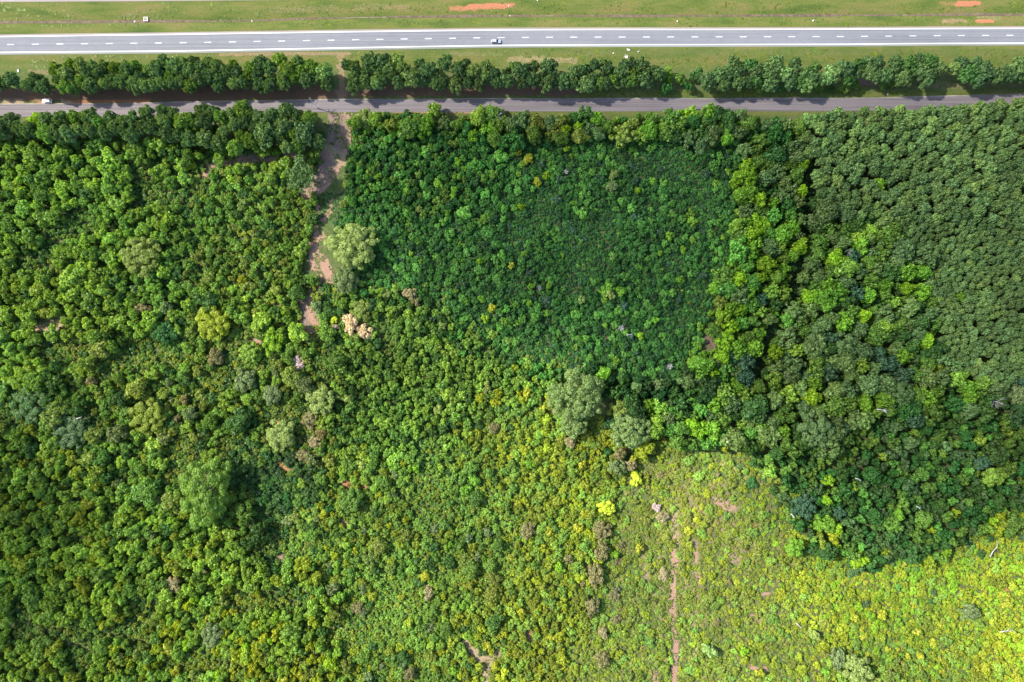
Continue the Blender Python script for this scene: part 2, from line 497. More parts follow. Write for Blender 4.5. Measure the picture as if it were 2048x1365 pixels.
def build_ground():
    fx = np.arange(-160, 2209, 4.0)
    fy = np.arange(-60, 1501, 4.0)
    fy = np.concatenate([np.arange(-60, 250, 2.5), np.arange(250, 1501, 4.0)])
    ox = np.array([-18000, -9000, -4500, -2500, -1200, -600, -280, -200])
    ox2 = np.array([2250, 2330, 2450, 2650, 3250, 4500, 9000, 19000])
    oy = np.array([-18000, -9000, -2500, -1200, -600, -300, -140])
    oy2 = np.array([1540, 1620, 1750, 1950, 2500, 3800, 8500, 18000])
    xs = np.concatenate([ox, fx, ox2])
    ys = np.concatenate([oy, fy, oy2])
    X, Y = np.meshgrid(xs, ys, indexing='ij')
    Z = height_at(X, Y)
    out = (X < -200) | (X > 2250) | (Y < -100) | (Y > 1540)
    m, c = soil_at(X, Y)
    grass = np.clip((100 - Y) / 4, 0, 1) + np.clip(1 - np.abs(Y - 120) / 35, 0, 1) + np.clip(1 - np.abs(Y - 188) / 10, 0, 1) * np.clip((X - 1050) / 150, 0, 1)
    grass = np.clip(grass + np.clip(1 - np.hypot(X - 640, Y - 398) / 30, 0, 1) * 2 + np.clip(1 - np.abs(Y - 228) / 8, 0, 1), 0, 1)
    wx = (X - 1024) * S
    wy = (682.5 - Y) * S
    nx, ny = X.shape
    V = np.stack([wx.ravel(), wy.ravel(), Z.ravel()], 1)
    I = np.arange(nx * ny).reshape(nx, ny)
    Q = np.stack([I[:-1, :-1].ravel(), I[:-1, 1:].ravel(), I[1:, 1:].ravel(), I[1:, :-1].ravel()], 1)
    me = bpy.data.meshes.new('ground')
    me.vertices.add(len(V))
    me.vertices.foreach_set('co', V.ravel())
    me.loops.add(Q.size)
    me.loops.foreach_set('vertex_index', Q.ravel().astype(np.int32))
    me.polygons.add(len(Q))
    me.polygons.foreach_set('loop_start', np.arange(0, Q.size, 4, dtype=np.int32))
    me.update(calc_edges=True)
    me.polygons.foreach_set('use_smooth', np.ones(len(Q), bool))
    a = me.attributes.new('soil', 'FLOAT_COLOR', 'POINT')
    col = np.concatenate([c.reshape(-1, 3), m.reshape(-1, 1)], 1)
    a.data.foreach_set('color', col.ravel())
    a = me.attributes.new('grass', 'FLOAT', 'POINT')
    a.data.foreach_set('value', grass.ravel())
    mt, N, L = new_mat('ground_cover')
    tc = N.new('ShaderNodeTexCoord')
    P = tc.outputs['Object']
    at = N.new('ShaderNodeAttribute')
    at.attribute_name = 'soil'
    ag = N.new('ShaderNodeAttribute')
    ag.attribute_name = 'grass'
    # woodland floor
    n1 = noise(N, L, P, 0.5, 6, 0.7)
    floor = ramp(N, L, n1, [(0.3, (0.035, 0.06, 0.018)), (0.5, (0.06, 0.09, 0.025)), (0.62, (0.10, 0.085, 0.05)), (0.75, (0.17, 0.12, 0.08))])
    # mown grass, streaked along the road
    mp = N.new('ShaderNodeMapping')
    mp.inputs['Scale'].default_value = (0.25, 1.0, 1)
    L.new(P, mp.inputs['Vector'])
    n2 = noise(N, L, mp.outputs[0], 0.16, 6, 0.62)
    n3 = noise(N, L, P, 1.6, 5, 0.7)
    g = ramp(N, L, n2, [(0.30, (0.042, 0.068, 0.018)), (0.42, (0.066, 0.090, 0.022)), (0.53, (0.090, 0.104, 0.029)), (0.64, (0.115, 0.106, 0.040)), (0.76, (0.135, 0.104, 0.052))])
    g = mixc(N, L, 0.75, g, ramp(N, L, n3, [(0.3, (0.6, 0.66, 0.5)), (0.7, (1.3, 1.25, 1.2))]), 'MULTIPLY')
    c = mixc(N, L, ag.outputs['Fac'], floor, g)
    # bare soil breaks up with noise
    n4 = noise(N, L, P, 1.1, 8, 0.85)
    k = math_node(N, L, 'ADD', at.outputs['Alpha'], math_node(N, L, 'MULTIPLY', math_node(N, L, 'SUBTRACT', n4, 0.5), 1.7))
    k = math_node(N, L, 'MULTIPLY', math_node(N, L, 'SUBTRACT', k, 0.30), 2.4, clamp=True)
    k = math_node(N, L, 'MULTIPLY', k, math_node(N, L, 'MULTIPLY', at.outputs['Alpha'], 4.0, clamp=True), clamp=True)
    k = math_node(N, L, 'MULTIPLY', k, 0.92)
    n5 = noise(N, L, P, 2.2, 6, 0.75)
    sc_ = mixc(N, L, 1.0, at.outputs['Color'], ramp(N, L, n5, [(0.25, (0.45, 0.47, 0.45)), (0.45, (0.85, 0.85, 0.85)), (0.6, (1.1, 1.1, 1.1)), (0.75, (1.6, 1.65, 1.7))]), 'MULTIPLY')
    c = mixc(N, L, k, c, sc_)
    p = N.new('ShaderNodeBsdfPrincipled')
    L.new(c, p.inputs['Base Color'])
    p.inputs['Roughness'].default_value = 0.95
    p.inputs['Specular IOR Level'].default_value = 0.1
    bmp = N.new('ShaderNodeBump')
    bmp.inputs['Strength'].default_value = 0.6
    bmp.inputs['Distance'].default_value = 0.5
    L.new(n3, bmp.inputs['Height'])
    L.new(bmp.outputs[0], p.inputs['Normal'])
    o = N.new('ShaderNodeOutputMaterial')
    L.new(p.outputs[0], o.inputs['Surface'])
    me.materials.append(mt)
    structure(link('ground', me))


build_ground()


def road_mat(name, base, tint2, streak=0.12, patch=0.25, grit=0.25):
    m, N, L = new_mat(name)
    tc = N.new('ShaderNodeTexCoord')
    P = tc.outputs['Object']
    mp = N.new('ShaderNodeMapping')
    mp.inputs['Scale'].default_value = (0.012, 1.4, 1)
    L.new(P, mp.inputs['Vector'])
    s1 = noise(N, L, mp.outputs[0], 1.0, 4, 0.6)
    s2 = noise(N, L, P, 0.06, 5, 0.6)
    s3 = noise(N, L, P, 3.0, 4, 0.7)
    c = mixc(N, L, s2, base, tint2)
    c = mixc(N, L, 1.0, c, ramp(N, L, s1, [(0.25, (1 - streak * 2,) * 3), (0.5, (1, 1, 1)), (0.75, (1 + streak,) * 3)]), 'MULTIPLY')
    c = mixc(N, L, grit, c, ramp(N, L, s3, [(0.25, (0.6,) * 3), (0.75, (1.35,) * 3)]), 'MULTIPLY')
    p = N.new('ShaderNodeBsdfPrincipled')
    L.new(c, p.inputs['Base Color'])
    p.inputs['Roughness'].default_value = 0.85
    p.inputs['Specular IOR Level'].default_value = 0.25
    o = N.new('ShaderNodeOutputMaterial')
    L.new(p.outputs[0], o.inputs['Surface'])
    return m


M_HWY = road_mat('weathered_highway_asphalt', (0.116, 0.122, 0.142), (0.145, 0.150, 0.168), 0.15)
def tyre_bands(mat):
    nt = mat.node_tree
    N, L = nt.nodes, nt.links
    p = [n for n in N if n.type == 'BSDF_PRINCIPLED'][0]
    src = p.inputs['Base Color'].links[0].from_socket
    tc = N.new('ShaderNodeTexCoord')
    f = noise(N, L, tc.outputs['Object'], 0.35, 6, 0.75)
    c = mixc(N, L, 0.5, src, ramp(N, L, f, [(0.28, (.72, .72, .74)), (0.45, (1, 1, 1)), (0.6, (1.05, 1.05, 1.05)), (0.8, (1.25, 1.23, 1.2))]), 'MULTIPLY')
    L.new(c, p.inputs['Base Color'])


tyre_bands(M_HWY)
M_SHN = road_mat('pale_gravelly_shoulder', (0.180, 0.150, 0.142), (0.21, 0.185, 0.178), 0.14)
M_SHS = road_mat('grey_green_shoulder', (0.135, 0.148, 0.142), (0.165, 0.172, 0.168), 0.14)
M_ROAD = road_mat('old_road_asphalt', (0.098, 0.090, 0.102), (0.150, 0.130, 0.134), 0.34)
M_PAINT = simple_mat('road_paint', (0.50, 0.50, 0.50), 0.7, scale=2, var=0.08)
M_DITCHM = simple_mat('ditch_gravel', (0.27, 0.25, 0.20), 0.9, scale=0.8, var=0.35)
M_DITCHD = simple_mat('ditch_mud', (0.085, 0.062, 0.04), 0.9, scale=0.5, var=0.4)

top = lambda x: samp(HWY_TOP, x)
bot = lambda x: samp(HWY_BOT, x)
cen = lambda x: samp(HWY_CEN, x)
t2 = lambda x: top(x) + 4.6
b2 = lambda x: bot(x) - 4.9
hw = structure(link('highway', strip('highway', t2, b2, 0.045, M_HWY)))
structure(link('shoulder', strip('shoulder', top, lambda x: top(x) + 4.6, 0.045, M_SHN)))
structure(link('shoulder', strip('shoulder', lambda x: bot(x) - 4.9, bot, 0.045, M_SHS)))


def markings():
    mb = MB()
    for i in range(len(XS) - 1):
        x0, x1 = XS[i], XS[i + 1]
        for f, w in ((lambda x: t2(x) - 0.35, 0.85), (lambda x: b2(x) + 0.2, 0.9)):
            mb.add([(*W(x0, float(f(x0)) + w), .053), (*W(x1, float(f(x1)) + w), .053), (*W(x1, float(f(x1)) - w), .053), (*W(x0, float(f(x0)) - w), .053)], [(0, 1, 2, 3)])
    x = 17.0 - 49 * 14
    while x < 2750:
        a, b = x - 6.8, x + 6.8
        mb.add([(*W(a, float(cen(a)) + .6), .053), (*W(b, float(cen(b)) + .6), .053), (*W(b, float(cen(b)) - .6), .053), (*W(a, float(cen(a)) - .6), .053)], [(0, 1, 2, 3)])
        x += 49.0 + (0.3 if x < 700 else -0.55)
    o = link('road_markings', mb.mesh('road_markings', M_PAINT), hw)


markings()
far_b = lambda x: samp(FAR_BOT, x)
fh = structure(link('highway', strip('far_highway', lambda x: far_b(x) - 42, lambda x: far_b(x) - 4.6, 0.045, M_HWY)))
structure(link('shoulder', strip('far_shoulder', lambda x: far_b(x) - 4.6, far_b, 0.045, M_SHN)))
mb = MB()
for i in range(len(XS) - 1):
    x0, x1 = XS[i], XS[i + 1]
    f = lambda x: far_b(x) - 5.0
    mb.add([(*W(x0, float(f(x0)) + .8), .053), (*W(x1, float(f(x1)) + .8), .053), (*W(x1, float(f(x1)) - .8), .053), (*W(x0, float(f(x0)) - .8), .053)], [(0, 1, 2, 3)])
link('road_markings', mb.mesh('far_markings', M_PAINT), fh)
rdc = lambda x: samp(RD_CEN, x)
structure(link('road', strip('road', lambda x: rdc(x) - 12.6, lambda x: rdc(x) + 12.6, 0.04, M_ROAD)))
structure(link('road_verge', strip('road_verge', lambda x: rdc(x) - 13.7 - 0.5 * math.sin(x * .021), lambda x: rdc(x) - 12.6, 0.035, simple_mat('pale_road_edge', (0.24, 0.20, 0.17), 0.9, scale=0.25, var=0.45))))


def ditch_strips():
    V = []
    Fc = []
    xs = np.arange(-680, 2781, 6.0)
    for w, mat, nm, dz in ((2.4, M_DITCHD, 'ditch_bed', 0.05), (0.75, M_DITCHM, 'ditch_channel', 0.075)):
        V = []
        Fc = []
        for i, x in enumerate(xs):
            yc = float(samp(DITCH, x)) + 0.5 * float(vnoise(x, 3, 40, 2) - .5)
            ww = w * (0.55 + 0.8 * float(vnoise(x, 9, 55, 3)))
            for dy in (-ww, ww):
                z = float(height_at(x, yc + dy)) + dz + (0.03 if abs(dy) < 1 else 0)
                V.append((*W(x, yc + dy), z))
            if i:
                j = 2 * i
                Fc.append((j - 2, j - 1, j + 1, j))
        structure(link(nm, mesh_from(nm, V, Fc, mat)))


ditch_strips()


# ------------------------------------------------------------------ foliage meshes
def rand_dirs(n, up=0.0):
    v = rng.normal(size=(n, 3))
    v[:, 2] += up
    return v / np.linalg.norm(v, axis=1)[:, None]


def leaves(lobes, n, size, name, mat, rough=0.55, inner=0.72, up=0.45, lo=0.78, squash=0.0):
    """n small bent leaf sprays spread over the skins of the lobes; lobes = [(cx, cy, cz, rx, rz)]"""
    lobes = np.array(lobes, float)
    area = lobes[:, 3] * (lobes[:, 3] + lobes[:, 4])
    pick = rng.choice(len(lobes), size=int(n * 1.7), p=area / area.sum())
    d = rand_dirs(len(pick), up)
    rad = rng.uniform(lo, 1.06, len(pick))
    C = lobes[pick, :3]
    Rd = np.stack([lobes[pick, 3], lobes[pick, 3], lobes[pick, 4]], 1)
    P = C + d * Rd * rad[:, None]
    keep = np.ones(len(P), bool)
    for j in range(len(lobes)):
        q = (P - lobes[j, :3]) / np.array([lobes[j, 3], lobes[j, 3], lobes[j, 4]])
        keep &= ~((np.linalg.norm(q, axis=1) < inner) & (pick != j))
    P, d = P[keep][:n], d[keep][:n]
    n = len(P)
    nrm = d + rng.normal(size=(n, 3)) * rough
    nrm[:, 2] += 0.25
    nrm /= np.linalg.norm(nrm, axis=1)[:, None]
    t = np.cross(nrm, rng.normal(size=(n, 3)))
    t /= np.linalg.norm(t, axis=1)[:, None]
    b = np.cross(nrm, t)
    s = size * rng.uniform(0.6, 1.35, (n, 1))
    s2 = s * rng.uniform(0.55, 0.95, (n, 1))
    bend = s * rng.uniform(-0.1, 0.45, (n, 1))
    v0 = P - t * s - nrm * bend
    v1 = P - b * s2
    v2 = P + t * s - nrm * bend * 0.8
    v3 = P + b * s2
    V = np.stack([v0, v1, v2, v3], 1).reshape(-1, 3)
    Q = np.arange(4 * n).reshape(n, 4)
    tri = np.concatenate([Q[:, [0, 1, 3]], Q[:, [1, 2, 3]]])
    me = bpy.data.meshes.new(name)
    me.vertices.add(len(V))
    me.vertices.foreach_set('co', V.ravel())
    me.loops.add(tri.size)
    me.loops.foreach_set('vertex_index', tri.ravel().astype(np.int32))
    me.polygons.add(len(tri))
    me.polygons.foreach_set('loop_start', np.arange(0, tri.size, 3, dtype=np.int32))
    me.update(calc_edges=True)
    me.materials.append(mat)
    return me


def broad_lobes(k, jit=0.25, flat=0.62, rr=(0.30, 0.46)):
    """unit crown: radius about 1, sitting between z 0.25 and 1.0 (z scaled by tree height later)"""
    L = []
    for i in range(k):
        t = (i + .5) / k
        rad = math.sqrt(t) * 0.72
        a = i * 2.399 + R.uniform(-.4, .4)
        r = R.uniform(*rr)
        z = 0.80 - 0.34 * rad ** 1.6 + R.uniform(-jit, jit) * 0.25
        L.append((rad * cos(a) * (1 + R.uniform(-.12, .12)), rad * sin(a) * (1 + R.uniform(-.12, .12)), z, r, r * flat))
    # lower skirt
    for i in range(max(3, k // 2)):
        a = R.uniform(0, 2 * pi)
        L.append((0.6 * cos(a), 0.6 * sin(a), R.uniform(.36, .5), 0.33, 0.24))
    return L


def big_lobes(k, seed):
    q = random.Random(seed)
    ph = [q.uniform(0, 6.28) for _ in range(4)]
    outl = lambda a: 1 + .10 * sin(2 * a + ph[0]) + .10 * sin(3 * a + ph[1]) + .07 * sin(5 * a + ph[2])
    L = []
    base = 1.15 / math.sqrt(k)
    for i in range(k):
        t = (i + .5) / k
        a = i * 2.399 + q.uniform(-.5, .5)
        rad = math.sqrt(t) * .86 * outl(a) * q.uniform(.9, 1.06)
        r = base * q.uniform(.62, 1.25)
        z = .86 - .36 * min(rad, 1.1) ** 2.2 + q.uniform(-.10, .07)
        L.append((rad * cos(a), rad * sin(a), z, r, r * .62))
    for i in range(k // 2):
        a = q.uniform(0, 6.28)
        rad = q.uniform(.3, .85)
        L.append((rad * cos(a), rad * sin(a), q.uniform(.36, .5), base * 1.1, base * .7))
    return L


def pine_lobes(k=5):
    L = [(0, 0, 0.9, 0.26, 0.13)]
    for t in range(k):
        z = 0.86 - t * 0.11
        rad = 0.30 + t * 0.13
        n = 5 + t
        a0 = R.uniform(0, 6)
        for i in range(n):
            a = a0 + i * 2 * pi / n + R.uniform(-.25, .25)
            rr = rad * R.uniform(.75, 1.15)
            L.append((rr * cos(a), rr * sin(a), z + R.uniform(-.05, .05), R.uniform(.20, .30), R.uniform(.08, .13)))
    return L


def trunk_mesh(name, kind):
    m = MB()
    if kind == 'pine':
        m.tube([(0, 0, -0.03), (0.01, 0, 0.4), (0, 0.01, 0.9)], [0.055, 0.04, 0.012], 7)
        for i in range(9):
            a = i * 2.4
            z = 0.42 + i * .05
            r = .7 - i * .055
            m.tube([(0, 0, z), (r * .5 * cos(a), r * .5 * sin(a), z + .02), (r * cos(a), r * sin(a), z + .03)], [.016, .011, .004], 5)
    else:
        m.tube([(0, 0, -0.03), (0.02, 0.01, 0.3), (0.0, 0.03, 0.62)], [0.07, 0.05, 0.02], 7)
        for i in range(8):
            a = i * 2.4
            z = 0.26 + i * .035
            r = .65 - i * .02
            m.tube([(0.01, 0.01, z), (r * .5 * cos(a), r * .5 * sin(a), z + .2), (r * cos(a), r * sin(a), z + .33)], [.028, .018, .005], 5)
    return m.mesh(name, M_BARK, True)


CROWN = {'pine': [], 'broad': [], 'young': [], 'shrub': []}
def pine_dome(i):
    q = random.Random(i + 900)
    L = [(0, 0, .64, .60, .27)]
    for k in range(16):
        a = k * 2.399 + q.uniform(-.4, .4)
        rad = math.sqrt((k + .5) / 16) * .80 * q.uniform(.88, 1.1)
        r = q.uniform(.20, .31)
        L.append((rad * cos(a), rad * sin(a), .90 - .34 * rad ** 2 + q.uniform(-.04, .03), r, r * .42))
    return L


for i in range(8):
    CROWN['pine'].append(leaves(pine_dome(i), 1200, 0.088, 'pine_crown', M_NEEDLE, 0.6, 0.6, 0.5, 0.7))
for i in range(10):
    CROWN['broad'].append(leaves(big_lobes(12 + i, i + 70) if i % 2 else broad_lobes(9 + i), 1250, 0.09, 'broadleaf_crown', M_LEAF, 0.6, 0.7, 0.45, .65))
for i in range(12):
    CROWN['young'].append(leaves(big_lobes(6 + i % 6, i + 40) if i % 2 else broad_lobes(5 + i % 4, 0.5, 0.6, (.28, .52)), 580, 0.125, 'young_crown', M_LEAF, 0.5, 0.7, 0.45, .72))
for i in range(9):
    CROWN['shrub'].append(leaves([(x * 1.05, y * 1.05, z * .9, r, r * .8) for (x, y, z, r, _) in broad_lobes(3 + i % 3, 0.5, 0.8, (.36, .55))],
                                 260, 0.17, 'shrub_foliage', M_LEAF, 0.5, 0.7, 0.45, .76))
TRUNK = {k: trunk_mesh(k + '_trunk', k) for k in ('pine', 'broad', 'young')}


def tuft(i):
    L = []
    for k in range(5 + i % 3):
        a = R.uniform(0, 6.3)
        r = R.uniform(0, .75)
        s = R.uniform(.28, .45)
        L.append((r * cos(a), r * sin(a), R.uniform(.1, .5), s, s * 1.1))
    return leaves(L, 150, 0.17, 'undergrowth_clump', M_LEAF, 0.9, 0.5, 0.5, 0.4)


TUFT = [tuft(i) for i in range(6)]

# ------------------------------------------------------------------ where things grow
T = dict(
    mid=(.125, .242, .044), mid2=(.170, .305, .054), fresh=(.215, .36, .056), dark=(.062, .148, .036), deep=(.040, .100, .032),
    pine=(.100, .185, .062), pineg=(.124, .218, .080), pined=(.076, .150, .054), pinel=(.155, .258, .082),
    lime=(.22, .39, .028), lime2=(.165, .34, .038), yell=(.36, .41, .04), gold=(.34, .40, .05), olive=(.185, .262, .055), pale=(.25, .345, .105),
    blue=(.06, .14, .078), brown=(.22, .22, .10), tan=(.33, .31, .18), cream=(.58, .50, .36), lilac=(.48, .42, .46), greyg=(.165, .240, .100), oak=(.185, .285, .098),
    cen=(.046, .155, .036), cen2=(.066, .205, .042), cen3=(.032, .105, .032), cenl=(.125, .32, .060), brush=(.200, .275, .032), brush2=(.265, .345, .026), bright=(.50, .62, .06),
    hay=(.25, .265, .070), scrub=(.195, .255, .045))

